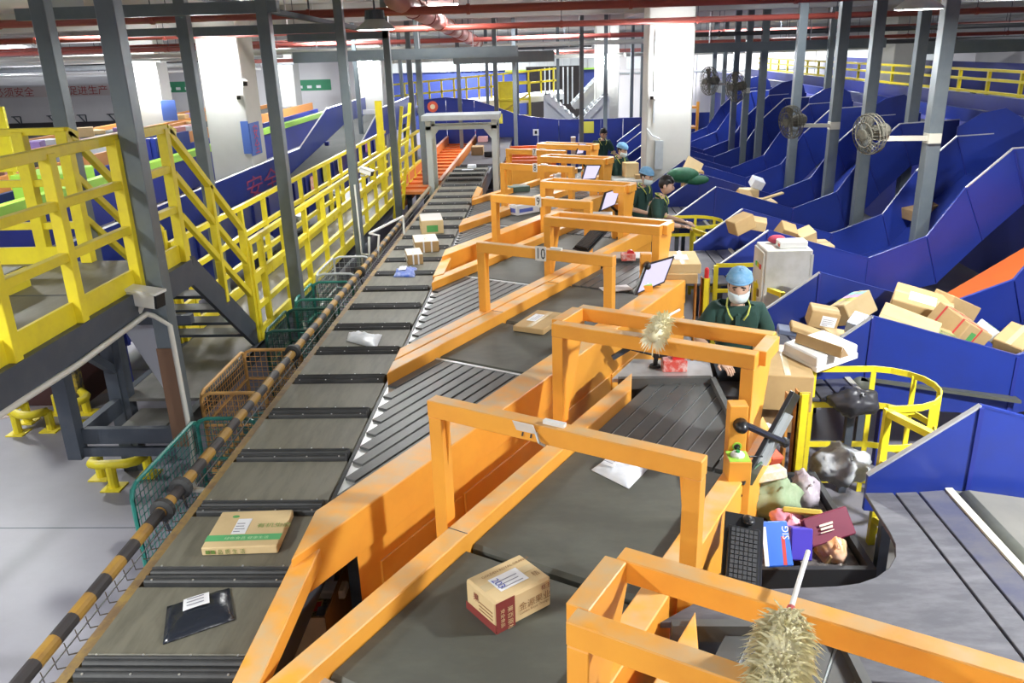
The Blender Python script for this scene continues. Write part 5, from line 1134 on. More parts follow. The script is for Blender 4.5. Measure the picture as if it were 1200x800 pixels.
small('flat brown carton on the belt by the number 10 gantry',(637,393),(601,388),(648,372),1.1,.055,card,lab=(.55,.35,.3,.4))
t,f,a,b=small('white wrapped pack with blue print on the belt by the number 9 gantry',(606,253),(597,251),(622,247),1.1,.16,mat('white_wrap',(.75,.77,.82),.3),name='wrapped_pack')
quad(MB(),f-a.normalized()*.002+b*.1+V((0,0,.04)),b*.6,V((0,0,.06)),.001).build('blue_print',mat('blue_print',(.1,.14,.5),.5),t); quad(MB(),f+a*.9-b.normalized()*.002+V((0,0,.04)),a*-.7,V((0,0,.07)),.001).build('blue_print',MATS['blue_print'],t)
small('grey-green box on the belt under the number 8 gantry',(598,226),(592,223),(606,222),1.1,.1,mat('greygreen_box',(.12,.2,.17),.6))
small('white tub on the belt beyond the number 8 gantry',(651,212),(648,211),(656,210),1.1,.13,white_plastic,name='white_tub')
o=MB().ob(Pz(722,338,1.115),(.16,.05,0),(-.03,.1,0),(0,0,.004)).build('paper_slip',paper); tag(o,'white paper slip lying on the slats by the lit screen','paper')
# foam box on the corner posts
fb_=thing('foam_box','white foam box standing on the worn yellow post','box',(2.0,5.75,1.2))
fF,fL,fR=Pz(957,437,1.2),Pz(917,417,1.2),Pz(1004,420,1.2)
aa=fL-fF; bb=(fR-fF); foam=mat('white_foam',(.82,.80,.77),.7,bump=.1,scale=60)
MB().prism([fF,fF+aa,fF+aa+bb,fF+bb],(0,0,.125)).build('box_body',foam,fb_,bevel=.012); MB().prism([fF-aa*.01-bb*.01,fF+aa*1.02-bb*.01,fF+aa*1.02+bb*1.02,fF+bb*1.02-aa*.01],(0,0,.05)).build('lower_rim',foam,fb_,bevel=.006)
# thick lid lip on the left face
cs=thing('cardboard_strip','bent brown cardboard strip on top of the foam box','cardboard',fF+V((0,0,.13)))
p0,p1=Pz(932,392,1.40),Pz(985,410,1.40); dd=(p1-p0); nn=V((-dd.y,dd.x,0)).normalized(); z13=V((0,0,1.332))
q0=V((p0.x,p0.y,1.332)); q1=V((p1.x,p1.y,1.332))
MB().prism([q0,q1,q1+nn*.1,q0+nn*.1],(0,0,.006)).build('base_flap',card,cs); MB().prism([q0,q1,q1+V((0,0,.085))+nn*.02,q0+V((0,0,.085))+nn*.02],nn*.006).build('upright_flap',card,cs); MB().prism([q1,q1+nn*.1,q1+V((0,0,.08))+nn*.03],dd.normalized()*.005).build('end_flap',card_dark,cs)
# heap in the chute
def tumb(lbl,px,py,Y,s,rot,m,name='carton',extra=None,cat='parcel'):
    from mathutils import Euler
    c=Py(px,py,Y); Rm=Euler([math.radians(r) for r in rot]).to_matrix(); X,Yv_,Z=[Rm@V(v) for v in ((1,0,0),(0,1,0),(0,0,1))]
    t=thing(name,lbl,cat,c-V((0,0,s[2]/2)),'parcels heaped in the chute'); hx,hy,hz=[q/2 for q in s]
    MB().ob(c,X*hx,Yv_*hy,Z*hz).build('box_body',m,t,bevel=.008)
    if extra!='plain': MB().ob(c+Z*(hz+.001),X*hx*.98,Yv_*.025,Z*.001).build('tape',mat('clear_tape',(.62,.5,.3),.25),t)
    if extra=='label': face_label(c+Z*hz-X*hx*.5-Yv_*hy*.55,X*hx*.9,Yv_*hy*.9,t)
    if extra=='front_label': face_label(c-Yv_*(hy+.001)-X*hx*.2-Z*hz*.6,X*hx*1.0,Z*hz*1.2,t)
    if extra=='red':
        for k in (-.6,.5): MB().ob(c+Yv_*hy*k+Z*0,X*(hx+.002),Yv_*.01,Z*(hz+.002)).build('red_strap',red_print,t)
        MB().ob(c,X*.01,Yv_*(hy+.002),Z*(hz+.002)).build('red_strap',red_print,t); MB().ob(c-Yv_*(hy+.001)-X*hx*.3,X*hx*.2,Yv_*.001,Z*hz*.5).build('green_print',green_print,t)
    if extra=='rainbow':
        for k,cc in enumerate(((.55,.6,.15),(.7,.4,.65),(.3,.65,.6))): MB().ob(c+X*hx*(-.2+.42*k)+Z*(hz+.001),X*hx*.2,Yv_*hy*.98,Z*.001).build('colour_print',mat('rainbow%d'%k,cc,.4),t)
    if extra=='green': MB().ob(c+Z*(hz+.001),X*hx*.98,Yv_*hy*.35,Z*.001).build('green_print',mat('grass_print',(.2,.38,.12),.6),t)
    return t
tumb('large brown carton with red tape and a white label on top of the chute heap',1078,363,7.9,(.55,.45,.26),(8,12,-25),card,extra='label')
tumb('carton tied with red strap in the chute heap',1122,385,7.35,(.34,.42,.24),(15,28,22),card,extra='red')
tumb('plain cardboard sheet box leaning over the chute rim',1063,383,7.1,(.5,.3,.12),(25,16,-28),card_pale)
tumb('rainbow-printed box in the chute heap',1000,361,7.8,(.34,.22,.22),(-20,-18,28),card_pale,extra='rainbow')
tumb('small carton with a large white label in the chute heap',964,371,7.4,(.26,.2,.17),(6,10,-8),card,extra='front_label')
tumb('flattened brown carton behind the foam box',958,392,7.1,(.5,.2,.05),(0,18,-12),card,extra='plain')
tumb('crushed pale carton beside the small labelled carton',985,394,7.2,(.3,.22,.06),(10,15,20),card_pale,extra='plain')
tumb('white box with a green landscape print at the chute side',1164,393,7.45,(.3,.24,.12),(20,30,30),mat('white_box',(.72,.74,.72),.5),extra='green')
tumb('brown carton leaning at the right picture edge',1190,402,7.2,(.3,.26,.2),(10,-22,35),card)
tumb('brown carton half hidden behind the red-strapped one',1116,362,8.0,(.34,.3,.24),(0,25,10),card)
tumb('carton with green leaf print under the red-strapped one',1100,398,7.15,(.26,.2,.16),(12,20,-10),card,extra='green')
tumb('grey film bag in the chute heap',1018,385,7.25,(.36,.22,.14),(15,10,-35),grey_film,name='film_bag',extra='plain')
tumb('white crumpled slip on the grey film bag',1022,376,7.15,(.14,.1,.02),(30,10,-20),white_film,name='paper_scrap',extra='plain')
tumb('dark blue flat pack between the cartons and foam box',930,388,7.6,(.3,.2,.05),(0,8,-10),mat('slate_pack',(.15,.18,.28),.6),name='flat_pack',extra='plain')
# parcels in the farther chutes
far=[('brown carton at the rim of the second chute, left one',868,262,11.2,(.3,.24,.2),(0,-20,20),card),('white-topped carton in the second chute beside the brown one',888,262,11.3,(.22,.2,.14),(10,10,-10),card_pale),('tan carton corner above the white cabinet',921,272,10.9,(.22,.2,.2),(30,20,10),card),('tan carton corner right of the white cabinet',944,277,10.9,(.22,.2,.18),(20,-20,10),card_pale),
('carton lying in the upper chute behind the nearest right post',1083,247,11.75,(.5,.3,.16),(0,-10,10),card_dark),('yellowish carton leaning against the chute by the pillar',812,195,16.75,(.35,.3,.06),(60,30,0),card_pale),('tan carton corner in the third chute',871,232,14.8,(.26,.24,.2),(35,10,20),card),('thin pale strip on the rim of the third chute',901,231,14.0,(.5,.1,.03),(0,-15,8),card_pale),('white crumpled bag in the third chute',887,214,15.0,(.22,.2,.16),(20,20,10),white_film)]
for l_,px,py,Y,s_,r_,m_ in far: tumb(l_,px,py,Y,s_,r_,m_,name=('film_bag' if 'bag' in l_ else 'cardboard_strip' if 'strip' in l_ else 'carton'),extra='plain')
# cartons stacked at stations
small('taped carton on the orange housing right of the lit screen, upper of two',(780,321),(775,305),(803,313),1.3,.11,card_pale,lab=(.3,.3,.4,.4))
small('taped carton under the upper one right of the lit screen',(779,333),(774,318),(804,326),1.2,.11,card)
t,f,a,b=small('large brown sack-like carton behind the nearest portal leg',(890,480),(884,440),(915,462),.92,.30,card)
small('low carton under the sack-like one behind the nearest portal leg',(885,505),(880,470),(912,490),.7,.2,card_dark)
# trash box in the trench
q_=Pz(372,705,.5); tb=thing('trash_box','open cardboard box full of scraps in the trench beside the sorter','box',(q_.x,q_.y,0))
x0,x1,y0,y1=q_.x-.13,q_.x+.13,q_.y-.28,q_.y+.28
for b_ in ((x0,x1,y0,y0+.01),(x0,x1,y1-.01,y1),(x0,x0+.01,y0,y1),(x1-.01,x1,y0,y1)): MB().box(*b_,0,.6).build('box_wall',card_dark,tb)
MB().box(x0+.01,x1-.01,y0+.01,y1-.01,.3,.5).build('fill',mat('scrap_fill',(.2,.15,.08),.9,0,(.5,.45,.3),40,.8,bump=.5),tb)
for k in range(14): 
    px_,py_=random.uniform(x0+.05,x1-.05),random.uniform(y0+.05,y1-.05); MB().ob((px_,py_,.51),(.03,.01,.0),(0,.03,.008),(0,0,.004)).build('scrap',[paper,card_pale,red_print,grey_film][k%4],tb)
MB().box(x0+.12,x0+.3,y0+.3,y0+.42,.5,.56).build('white_cup',white_plastic,tb,bevel=.01)
# ---- clutter in the pen by the keyboard ---------------------------------------
def sack(lbl,c,r,m,seed,name='sack',cat='bag'):
    rd=random.Random(seed); mb=MB(); mb.ball(c,*r,30,20)
    for i,v in enumerate(mb.v):
        d=(v-V(c)); k=1+.09*math.sin(d.x*34+seed)+.08*math.sin(d.y*41+d.z*27)-.10*abs(math.sin(d.x*52+d.z*38+seed*2))-.07*abs(math.sin(d.z*71-d.y*44+seed))+.06+rd.uniform(-.018,.018); mb.v[i]=V(c)+d*k
    t=thing(name,lbl,cat,V(c)-V((0,0,r[2]))); mb.build('sack_body',m,t,smooth=True); m2=MB(); m2.path([V(c)+V((r[0]*.2+.02*math.cos(q),-r[1]*.5+.06*math.sin(q*1.7),r[2]*(.75+.02*math.sin(q*3)))) for q in [k*.5 for k in range(9)]],.006,5); m2.build('folded_seam',m,t); return t
def floorbox(px,py,Y): return Py(px,py,Y)
sack('pale green woven sack among the clutter',Py(905,583,5.05),(.19,.17,.2),mat('green_sack',(.25,.33,.2),.7,0,(.36,.43,.3),6,.7,bump=.3),1)
sack('lilac clear plastic bag beside the green sack',Py(942,577,5.25),(.12,.14,.16),mat('lilac_film',(.42,.36,.42),.35,0,(.6,.55,.6),10,.7,bump=.4),2)
sack('pink plastic bag under the clutter boxes',Py(922,608,4.75),(.1,.1,.08),mat('pink_film',(.7,.3,.4),.4,bump=.3,scale=14),5)
sack('orange plastic bag on the floor of the pen',Py(975,643,4.55),(.09,.1,.09),mat('orange_film',(.7,.3,.08),.4,0,(.75,.65,.6),8,.6,bump=.3),6)
sack('white plastic bag by the rusty post',Py(895,517,5.7),(.1,.1,.16),white_film,7)
sack('grey and white plastic bags inside the yellow cage',Py(985,545,5.85),(.22,.2,.16),mat('mixed_film',(.35,.37,.4),.4,0,(.65,.66,.68),6,.8,bump=.4),8)
sack('dark plastic bag at the bottom of the yellow cage',Py(1000,470,6.3),(.2,.15,.12),mat('dark_film',(.04,.04,.05),.35,bump=.4),9)
cb=tumb
def clut(l_,px,py,Y,s_,r_,m_,nm,extra='plain'): 
    t=tumb(l_,px,py,Y,s_,r_,m_,nm,extra); t['group']='packs piled in the pen beside the keyboard'; return t
t=clut('maroon printed box among the clutter in the pen',970,617,4.6,(.30,.06,.18),(-35,-12,12),mat('maroon_box',(.16,.02,.05),.5),'gift_box')
c=Py(968,614,4.572); gx=V((1,.21,.2)).normalized(); gy=V((-.1,.57,.82)).normalized(); gi=mat('gold_ink',(.75,.6,.5),.5)
for k_,(w_,h_) in enumerate(((.045,.007),(.04,.007),(.045,.003))): MB().ob(c-gy*(.022*k_)+gx*.0,gx*w_,gy*h_,gx.cross(gy)*.0015).build('printed_line',gi,t)
t=clut('blue and white food pack beside the keyboard',910,637,4.35,(.17,.03,.27),(-38,4,10),mat('blue_pack',(.03,.14,.62),.35),'food_pack')
c=Py(921,636,4.25); text('pack_lettering','SIG',Py(925,632,4.19),(0,.62,.78),(-1,0,0),.055,mat('pack_white',(.8,.8,.85),.5),t); MB().ob(Py(897,640,4.25),(.012,0,0),(0,.07,.09),(0,-.002,.001)).build('white_edge',paper,t); MB().ob(Py(919,645,4.21),(.01,0,0),(0,.05,.065),(0,-.002,.001)).build('red_stripe',red_print,t)
clut('violet open box beside the blue pack',933,636,4.5,(.15,.14,.2),(-25,10,10),mat('violet_box',(.06,.04,.4),.4),'violet_box')
clut('white and yellow striped soft pack on the clutter',895,556,5.0,(.28,.12,.07),(-10,-8,8),mat('white_yellow_pack',(.72,.7,.66),.5,0,(.75,.55,.05),14,.7),'soft_pack')
clut('gold and white box on the green sack',941,601,4.75,(.24,.16,.04),(-40,-5,-20),mat('gold_box',(.55,.42,.08),.4),'gold_box')
clut('red paper scrap beside the rusty post',905,535,5.35,(.12,.1,.07),(20,10,30),mat('red_scrap',(.65,.1,.05),.5),'red_pack')
clut('brown flat carton standing in the pen',960,655,4.55,(.04,.16,.2),(10,25,10),card,'flat_carton')
clut('clear plastic bottle lying in the pen',980,655,4.52,(.06,.18,.06),(20,0,20),mat('clear_plastic',(.55,.5,.45),.2),'plastic_bottle')

# cartons lying under the visible ones in the farther chutes
for i,(x,y,z,s_) in enumerate(((3.1,10.95,.80,(.5,.4,.42)),(3.55,10.95,.72,(.4,.4,.42)),(3.0,14.4,.80,(.5,.4,.36)),(3.7,14.4,.70,(.4,.5,.4)),(Py(812,195,16.75).x,16.75,0,(.4,.3,Py(812,195,16.75).z-.08)),(3.6,15.0,.7,(.3,.3,.5)))):
    t=thing('carton',['brown carton at the bottom of the second chute heap','tan carton deep in the second chute','brown carton at the bottom of the third chute','tan carton deep in the third chute','tall carton on the floor between the chutes by the pillar','narrow carton deep in the third chute'][i],'parcel',(x,y,z),'parcels heaped in the chute')
    MB().box(x-s_[0]/2,x+s_[0]/2,y-s_[1]/2,y+s_[1]/2,z,z+s_[2]).build('box_body',[card,card_pale][i%2],t,bevel=.008); MB().box(x-s_[0]/2,x+s_[0]/2,y-.025,y+.025,z+s_[2],z+s_[2]+.002).build('tape',MATS['clear_tape'],t)
sb_=thing('storage_bin','added open bin, dark like the pen shadow, under the piled packs and sacks beside the keyboard','bin',(1.58,4.95,0))  # added under the pile; its dark colour stands in for the pen's shadow
bin_m=mat('dark_bin',(.03,.032,.036),.6)
for b_ in ((1.2,1.96,4.32,4.36),(1.2,1.96,5.5,5.54),(1.2,1.24,4.36,5.5),(1.92,1.96,4.36,5.5)): MB().box(*b_,0,.66).build('bin_wall',bin_m,sb_)
MB().box(1.24,1.92,4.36,5.5,0,.05).build('bin_floor',bin_m,sb_); MB().box(1.25,1.91,4.37,5.49,.05,.6).build('packing_fill',mat('dark_fill',(.06,.05,.05),.9,0,(.2,.18,.16),18,.8),sb_)
# ================= PEOPLE ======================================================
skin=mat('skin',(.56,.36,.26),.55); shirt=mat('dark_green_polo',(.018,.06,.048),.8,0,(.012,.042,.036),14,.6,bump=.15); trousers=mat('dark_trousers',(.03,.035,.045),.8)
hair_m=mat('black_hair',(.012,.011,.011),.45); net=mat('blue_hair_net',(.16,.38,.62),.7,0,(.3,.5,.72),24,.8,bump=.6); mask_m=mat('pale_face_mask',(.62,.74,.78),.7); stripe=mat('lime_collar_stripe',(.55,.6,.12),.7); shoe_m=mat('dark_shoes',(.03,.03,.03),.6); eye_w=mat('eye_white',(.7,.7,.7),.3)
def skinmesh(verts,edges,radii,sub=2,root=0):
    me=bpy.data.meshes.new('tmp'); me.from_pydata([V(v) for v in verts],edges,[]); o=bpy.data.objects.new('tmp',me); COL.objects.link(o)
    sk=o.modifiers.new('s','SKIN'); sk.use_smooth_shade=True
    for i,r in enumerate(radii):
        d=me.skin_vertices[0].data[i]; d.radius=(r if isinstance(r,tuple) else (r,r)); d.use_root=(i==root)
    ss=o.modifiers.new('u','SUBSURF'); ss.levels=sub; ss.render_levels=sub
    m2=bpy.data.meshes.new_from_object(o.evaluated_get(bpy.context.evaluated_depsgraph_get())); bpy.data.objects.remove(o)
    return m2
def meshpart(name,m2,T,mt,parent):
    base=parent.location
    m2.transform(T); m2.materials.clear(); m2.materials.append(mt)
    for p in m2.polygons: p.use_smooth=True
    o=bpy.data.objects.new(name,m2); COL.objects.link(o); o.parent=parent; return o
def headmesh(mb,c,R,s=1.,smile=False):
    # face looks along -Y in local space; c centre; R rotation
    n,m=20,14; rx,ry,rz=.075*s,.095*s,.118*s; vs=[]
    def put(v): return c+R@V(v)
    pts=[(0,0,-rz)]
    for k in range(1,m):
        t=math.pi*k/m
        for i in range(n):
            a=2*math.pi*i/n-math.pi/2; x=rx*math.sin(t)*math.cos(a); y=ry*math.sin(t)*math.sin(a); z=-rz*math.cos(t)
            if z<0: x*=1-.28*(-z/rz)**1.5; y=y*(1-.18*(-z/rz)) + (-.012*s if y<0 else .02*s*z/rz)
            if abs(x)<.02*s and y<0 and -.045*s<z<.02*s: y-=.02*s*(1-abs(x)/(.02*s))*(1-abs(z+.02*s)/(.045*s))   # nose
            if y<0 and abs(abs(x)-.032*s)<.016*s and abs(z-.012*s)<.014*s: y+=.008*s                               # eye sockets
            pts.append((x,y,z))
    pts.append((0,0,rz)); fs=[]
    for i in range(n): fs.append((0,1+(i+1)%n,1+i))
    for k in range(m-2):
        for i in range(n): j=(i+1)%n; fs.append((1+k*n+i,1+k*n+j,1+(k+1)*n+j,1+(k+1)*n+i))
    for i in range(n): fs.append((len(pts)-1,1+(m-2)*n+i,1+(m-2)*n+(i+1)%n))
    mb.add([put(p) for p in pts],fs)
    for sx in (-1,1):
        e=MB(); e.ball((0,0,0),.010*s,.02*s,.03*s,8,6); mb.add([put((sx*.076*s+v.x,.01*s+v.y,-.005*s+v.z)) for v in e.v],e.f)
def hand(mb,w,d,s,side,curl=.5):
    # palm and five fingers from the wrist w along d
    d=V(d).normalized(); x=d.cross(V((0,0,1))); x=(x if x.length>.1 else V((1,0,0))).normalized()*side; n=x.cross(d).normalized()
    if n.z>0: n=-n
    mb.ob(w+d*.045*s,d*.045*s,x*.038*s,n*.013*s)
    for k,(off,l) in enumerate(((-.029,.066),(-.010,.076),(.010,.070),(.028,.055))):
        b=w+d*.085*s+x*off*s; j=b+(d+n*curl*.5).normalized()*l*.5*s; tt=j+(d*.6+n*curl*1.2).normalized()*l*.5*s; mb.path([b-d*.02*s,b,j,tt],.0085*s,6)
    b=w+d*.03*s-x*.036*s; mb.path([b,b-x*.028*s+d*.02*s,b-x*.032*s+d*.055*s+n*.01*s],.0095*s,6)
def person(lbl,pos,face,head_dir,arms,S_=1.06,hairnet=True,mask=True,lean=0.,collar=True,hair_long=False):
    # local space: person faces -Y ; face = rotation about Z (radians)
    Rz=Matrix.Rotation(face,4,'Z'); T=Matrix.Translation(V((pos[0],pos[1],0)))@Rz@Matrix.Scale(S_,4)
    t=thing('person',lbl,'person',(pos[0],pos[1],0),'workers at the loading ends')
    ln=lean
    P0=dict(pel=(0,0,.95),waist=(0,-.03*ln,1.1),chest=(0,-.18*ln,1.30),neck0=(0,-.28*ln,1.43),neck1=(0,-.33*ln-.01,1.50),
      hipL=(.09,0,.9),kneeL=(.1,-.02,.5),ankL=(.1,.02,.08),toeL=(.11,-.14,.04),hipR=(-.09,0,.9),kneeR=(-.1,-.02,.5),ankR=(-.1,.02,.08),toeR=(-.11,-.14,.04),
      shL=(.17,-.24*ln,1.40),shR=(-.17,-.24*ln,1.40))
    for sd in 'LR':
        e,w_=arms[sd]; P0['el'+sd]=e; P0['wr'+sd]=w_
    names_=list(P0); idx={k:i for i,k in enumerate(names_)}; vs=[P0[k] for k in names_]
    E=[('pel','waist'),('waist','chest'),('chest','neck0'),('neck0','neck1')]
    for sd in 'LR': E+=[('pel','hip'+sd),('hip'+sd,'knee'+sd),('knee'+sd,'ank'+sd),('ank'+sd,'toe'+sd),('chest','sh'+sd),('sh'+sd,'el'+sd),('el'+sd,'wr'+sd)]
    rad=dict(pel=(.12,.09),waist=(.115,.085),chest=(.135,.095),neck0=.06,neck1=.05,hipL=.085,hipR=.085,kneeL=.058,kneeR=.058,ankL=.04,ankR=.04,toeL=.035,toeR=.035,shL=.058,shR=.058,elL=.042,elR=.042,wrL=.029,wrR=.029)
    body=skinmesh(vs,[(idx[a],idx[b]) for a,b in E],[rad[k] for k in names_],2,0)
    # add head and hands to the same body mesh
    mb=MB(); Rh=Matrix.Rotation(head_dir[0],3,'Z')@Matrix.Rotation(head_dir[1],3,'X'); nk=V(P0['neck1']); hc=nk+Rh@V((0,-.015,.115)); headmesh(mb,hc,Rh)
    for sd,s_ in (('L',1),('R',-1)): hand(mb,V(P0['wr'+sd]),V(P0['wr'+sd])-V(P0['el'+sd]),1,s_)
    bm=bmesh.new(); bm.from_mesh(body); vv=[bm.verts.new(v) for v in mb.v]
    for f_ in mb.f:
        try: bm.faces.new([vv[i] for i in f_])
        except ValueError: pass
    bm.to_mesh(body); bm.free()
    Tl=Matrix.Translation(-V((pos[0],pos[1],0)))@T
    meshpart('body',body,Tl,skin,t)
    # polo shirt
    sn=['waist0','waist','chest','neck0','shL','shR','sl1L','sl1R','hemL','hemR']
    def mid(a,b,k): return tuple(V(a)+(V(b)-V(a))*k)
    sv=[(0,0,.88),P0['waist'],P0['chest'],mid(P0['chest'],P0['neck0'],.9),P0['shL'],P0['shR'],mid(P0['shL'],P0['elL'],.5),mid(P0['shR'],P0['elR'],.5),mid(P0['shL'],P0['elL'],.85),mid(P0['shR'],P0['elR'],.85)]
    se=[(0,1),(1,2),(2,3),(2,4),(2,5),(4,6),(5,7),(6,8),(7,9)]
    sm_=skinmesh(sv,se,[(.165,.125),(.15,.115),(.165,.12),(.085,.075),.082,.082,.072,.072,.070,.070],2,0)
    so=meshpart('polo_shirt',sm_,Tl,shirt,t)
    tm=skinmesh([(0,0,.93),P0['hipL'],P0['kneeL'],P0['ankL'],P0['hipR'],P0['kneeR'],P0['ankR']],[(0,1),(1,2),(2,3),(0,4),(4,5),(5,6)],[(.15,.12),.105,.075,.06,.105,.075,.06],2,0); meshpart('trousers',tm,Tl,trousers,t)
    def P_(v): return Tl@V(v)+V((pos[0],pos[1],0))
    def bb(mbb,nm,mt,par,smooth=True):
        mbb.v=[P_(v) for v in mbb.v]; return mbb.build(nm,mt,par,smooth=smooth)
    for sx,sd in ((1,'L'),(-1,'R')):
        m=MB(); m.ball((sx*.105,-.05,.045),.055,.14,.05,12,8); bb(m,'shoe',shoe_m,t)
    n0=V(P0['neck0'])
    if collar:
        m=MB()
        for sx in (-1,1):
            m.prism([n0+V((0,-.062,-.05)),n0+V((sx*.03,-.066,-.085)),n0+V((sx*.085,-.03,.0)),n0+V((sx*.06,.03,.045)),n0+V((sx*.045,-.02,.045))],(0,-.012,.004))
        m.path([n0+V((.06*math.cos(a),.055*math.sin(a),.04)) for a in [math.pi*k/8 for k in range(9)]],.02,6); c_=bb(m,'collar',shirt,so,False)
        m=MB()
        for sx in (-1,1): m.path([n0+V((sx*.04,-.108,-.075)),n0+V((sx*.07,-.10,-.03)),n0+V((sx*.088,-.062,.025)),n0+V((sx*.075,.02,.06)),n0+V((0,.068,.07))],.007,5)
        bb(m,'collar_stripe',stripe,so)
        m=MB(); m.prism([n0+V((-.018,-.075,-.05)),n0+V((.018,-.075,-.05)),n0+V((.016,-.105,-.2)),n0+V((-.016,-.105,-.2))],(0,-.01,0)); bb(m,'placket',shirt,so,False)
    for sd,s_ in (('L',1),('R',-1)):
        p=V(mid(P0['sh'+sd],P0['el'+sd],.93)); d=(V(P0['el'+sd])-V(P0['sh'+sd])).normalized(); m=MB(); m.lathe(p-d*.01,d,[(0,.062),(.018,.062)],14,cap=False); bb(m,'sleeve_trim',stripe,so)
    # eyes, brows, mouth
    m=MB()
    for sx in (-1,1): m.ball((0,0,0),.012,.006,.005,8,6); 
    def H(v): return hc+Rh@V(v)
    fm=MB()
    for sx in (-1,1):
        b=MB(); b.ball((sx*.031,-.083,.012),.013,.008,.005,8,6); fm.add([H(v) for v in b.v],b.f)
        b=MB(); b.ob((sx*.032,-.087,.034),(.017,0,sx*-.003),(0,.005,0),(0,0,.004)); fm.add([H(v) for v in b.v],b.f)
    bb(fm,'eyes_and_brows',hair_m,t)
    if mask:
        g=[]
        for i in range(7):
            r=[]
            for j in range(9):
                a=math.radians(-78+156*j/8); zz=-.014-.088*i/6; bul=.014*math.sin(math.pi*i/6); rr=.108+bul-(.02*max(0,(i-3)/3)); r.append(H((math.sin(a)*(.079-.012*max(0,(i-3)/3)),-math.cos(a)*rr-.004,zz)))
            g.append(r)
        m=MB(); m.sheet(g,.003); bb(m,'face_mask',mask_m,t)
        m=MB()
        for sx in (-1,1): m.path([H((sx*.075,-.03,-.01)),H((sx*.082,.0,.01)),H((sx*.08,.025,.005))],.0025,4); m.path([H((sx*.072,-.03,-.06)),H((sx*.08,.0,-.03)),H((sx*.08,.025,.0))],.0025,4)
        bb(m,'ear_loops',mask_m,t)
    else:
        m=MB(); m.ball((0,0,0),.024,.006,.006,8,6); m.v=[H(V((v.x,v.y-.088,v.z-.058))) for v in m.v]; bb(m,'lips',mat('lips',(.42,.18,.15),.5),t)
    # hair
    m=MB(); b=MB(); b.ball((0,.012,.03),.083,.100,.108,18,12)
    keep=[i for i,v in enumerate(b.v)]
    b.v=[V((v.x,v.y if not(v.z<.045 and v.y<-.02) else max(v.y,-.02),v.z if v.z>-.06 else -.06)) for v in b.v]; m.add([H(v) for v in b.v],b.f); bb(m,'hair',hair_m,t)
    if hairnet:
        b=MB(); rd=random.Random(4); b.ball((0,.015,.07),.095,.114,.082,22,14); b.v=[V((v.x,v.y,max(v.z,.06+.25*max(-.06,min(0,-v.y)))))*1 for v in b.v]; b.v=[v+V((rd.uniform(-1,1),rd.uniform(-1,1),rd.uniform(-1,1)))*.004 for v in b.v]
        m=MB(); m.add([H(v) for v in b.v],b.f); bb(m,'hair_net',net,t)
        m=MB(); m.path([H((.094*math.cos(a),.014+.112*math.sin(a),.06-.02*max(0,math.sin(a)))) for a in [2*math.pi*k/20 for k in range(20)]],.008,6,closed=True); bb(m,'net_band',net,t)
    else:
        b=MB(); rd=random.Random(9); m=MB()
        for k in range(90):
            a=rd.uniform(0,6.28); e=rd.uniform(.2,1.35); p=V((.086*math.cos(a)*math.cos(e),.012+.1*math.sin(a)*math.cos(e),.04+.1*math.sin(e)))
            if p.y<-.06 and p.z<.07: continue
            tip=p*1.0+V((math.cos(a)*.012,math.sin(a)*.012-.012,-.012)); g=V((-math.sin(a),math.cos(a),0))*.012; m.add([H(p-g),H(p+g),H(tip+g*.5),H(tip-g*.5)],[(0,1,2,3)])
        bb(m,'hair_locks',hair_m,t)['kind']='stuff'
    return t
h1=Pz(864,342,1.70); 
person('woman in blue hair net, white mask and dark green polo at the metal shelf',(h1.x+.02,h1.y+.10),-.12,(-.1,.2),dict(L=((.27,-.08,1.16),(.14,-.36,1.08)),R=((-.30,-.1,1.17),(-.12,-.38,1.08))),1.10,True,True,.35)
h2=Pz(773,222,1.70)
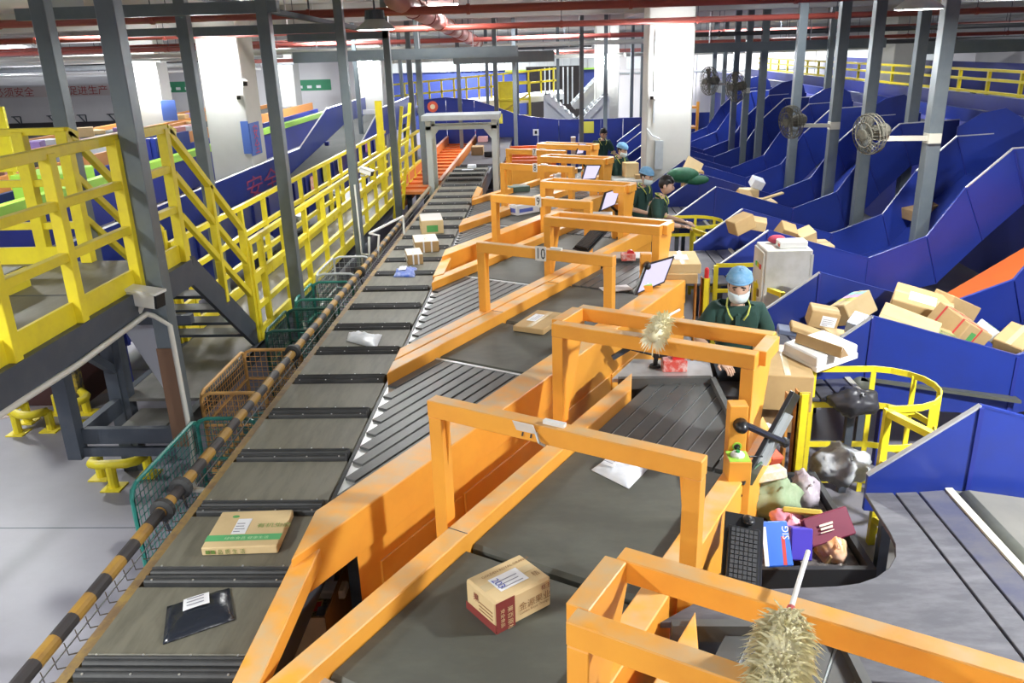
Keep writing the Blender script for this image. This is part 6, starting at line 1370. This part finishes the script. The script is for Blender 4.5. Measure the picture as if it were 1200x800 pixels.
person('bare-headed man with black hair in dark green polo, seen in profile',(h2.x-.08,h2.y),1.25,(.1,.3),dict(L=((.25,-.1,1.15),(.15,-.4,1.1)),R=((-.25,-.1,1.15),(-.12,-.4,1.1))),1.10,False,False,.3)
h3=Pz(751,212,1.62)
person('worker in pale blue cap and white mask standing just behind the bare-headed man',(h3.x-.05,h3.y),.85,(.0,.3),dict(L=((.25,-.05,1.15),(.18,-.3,1.05)),R=((-.25,-.05,1.15),(-.2,-.35,1.1))),1.06,True,True,.3)
h4=Pz(722,180,1.62)
person('worker in pale blue cap and mask beside the grey box, farther back',(h4.x,h4.y),.6,(.3,.35),dict(L=((.28,-.1,1.15),(.15,-.35,1.05)),R=((-.28,-.1,1.15),(-.12,-.35,1.05))),1.06,True,True,.3)
h5=Pz(704,161,1.6)
person('bare-headed worker in dark shirt, the farthest one, before the blue partition',(h5.x,h5.y),.3,(.0,.4),dict(L=((.28,-.1,1.15),(.3,-.4,1.1)),R=((-.28,-.1,1.15),(-.12,-.35,1.05))),1.06,False,False,.3)
# things near them
gb=thing('grey_machine_box','light grey boxy machine with clutter on top in front of the pillar','machine',(1.75,16.6,0)); p=Py(744,197,16.2)
MB().box(p.x-.42,p.x+.30,16.2,16.8,0,1.22).build('housing',mat('light_grey_housing',(.5,.52,.5),.5),gb,bevel=.02); MB().box(p.x-.1,p.x-.08,16.19,16.2,.2,1.18).build('seam',dark_steel,gb)
o=MB().box(p.x+.02,p.x+.24,16.25,16.45,1.223,1.30).build('carton',card); tag(o,'small brown carton on the light grey machine','parcel')
q=Py(739,182,16.62); o=MB().ob((q.x,16.62,1.223+.14),(.13,.03,0),(-.03,.12,0),(0,0,.14)).build('carton',card_pale,None,bevel=.01); tag(o,'tan carton standing on the light grey machine beside the farther capped worker','parcel')
m=MB(); m.ball(Py(800,205,15.2),.3,.2,.14,14,8); m.ball(Py(815,210,15.2),.26,.18,.1,12,8); o=m.build('green_sack',mat('dark_green_sack',(.02,.12,.06),.6,0,(.03,.2,.1),8,.7,bump=.3),None,smooth=True); tag(o,'dark green sack lying on the chute rim by the pillar','bag')
for i,(x,y,z) in enumerate(((1.62,12.0,1.12),(1.72,12.9,1.02))):
    pass
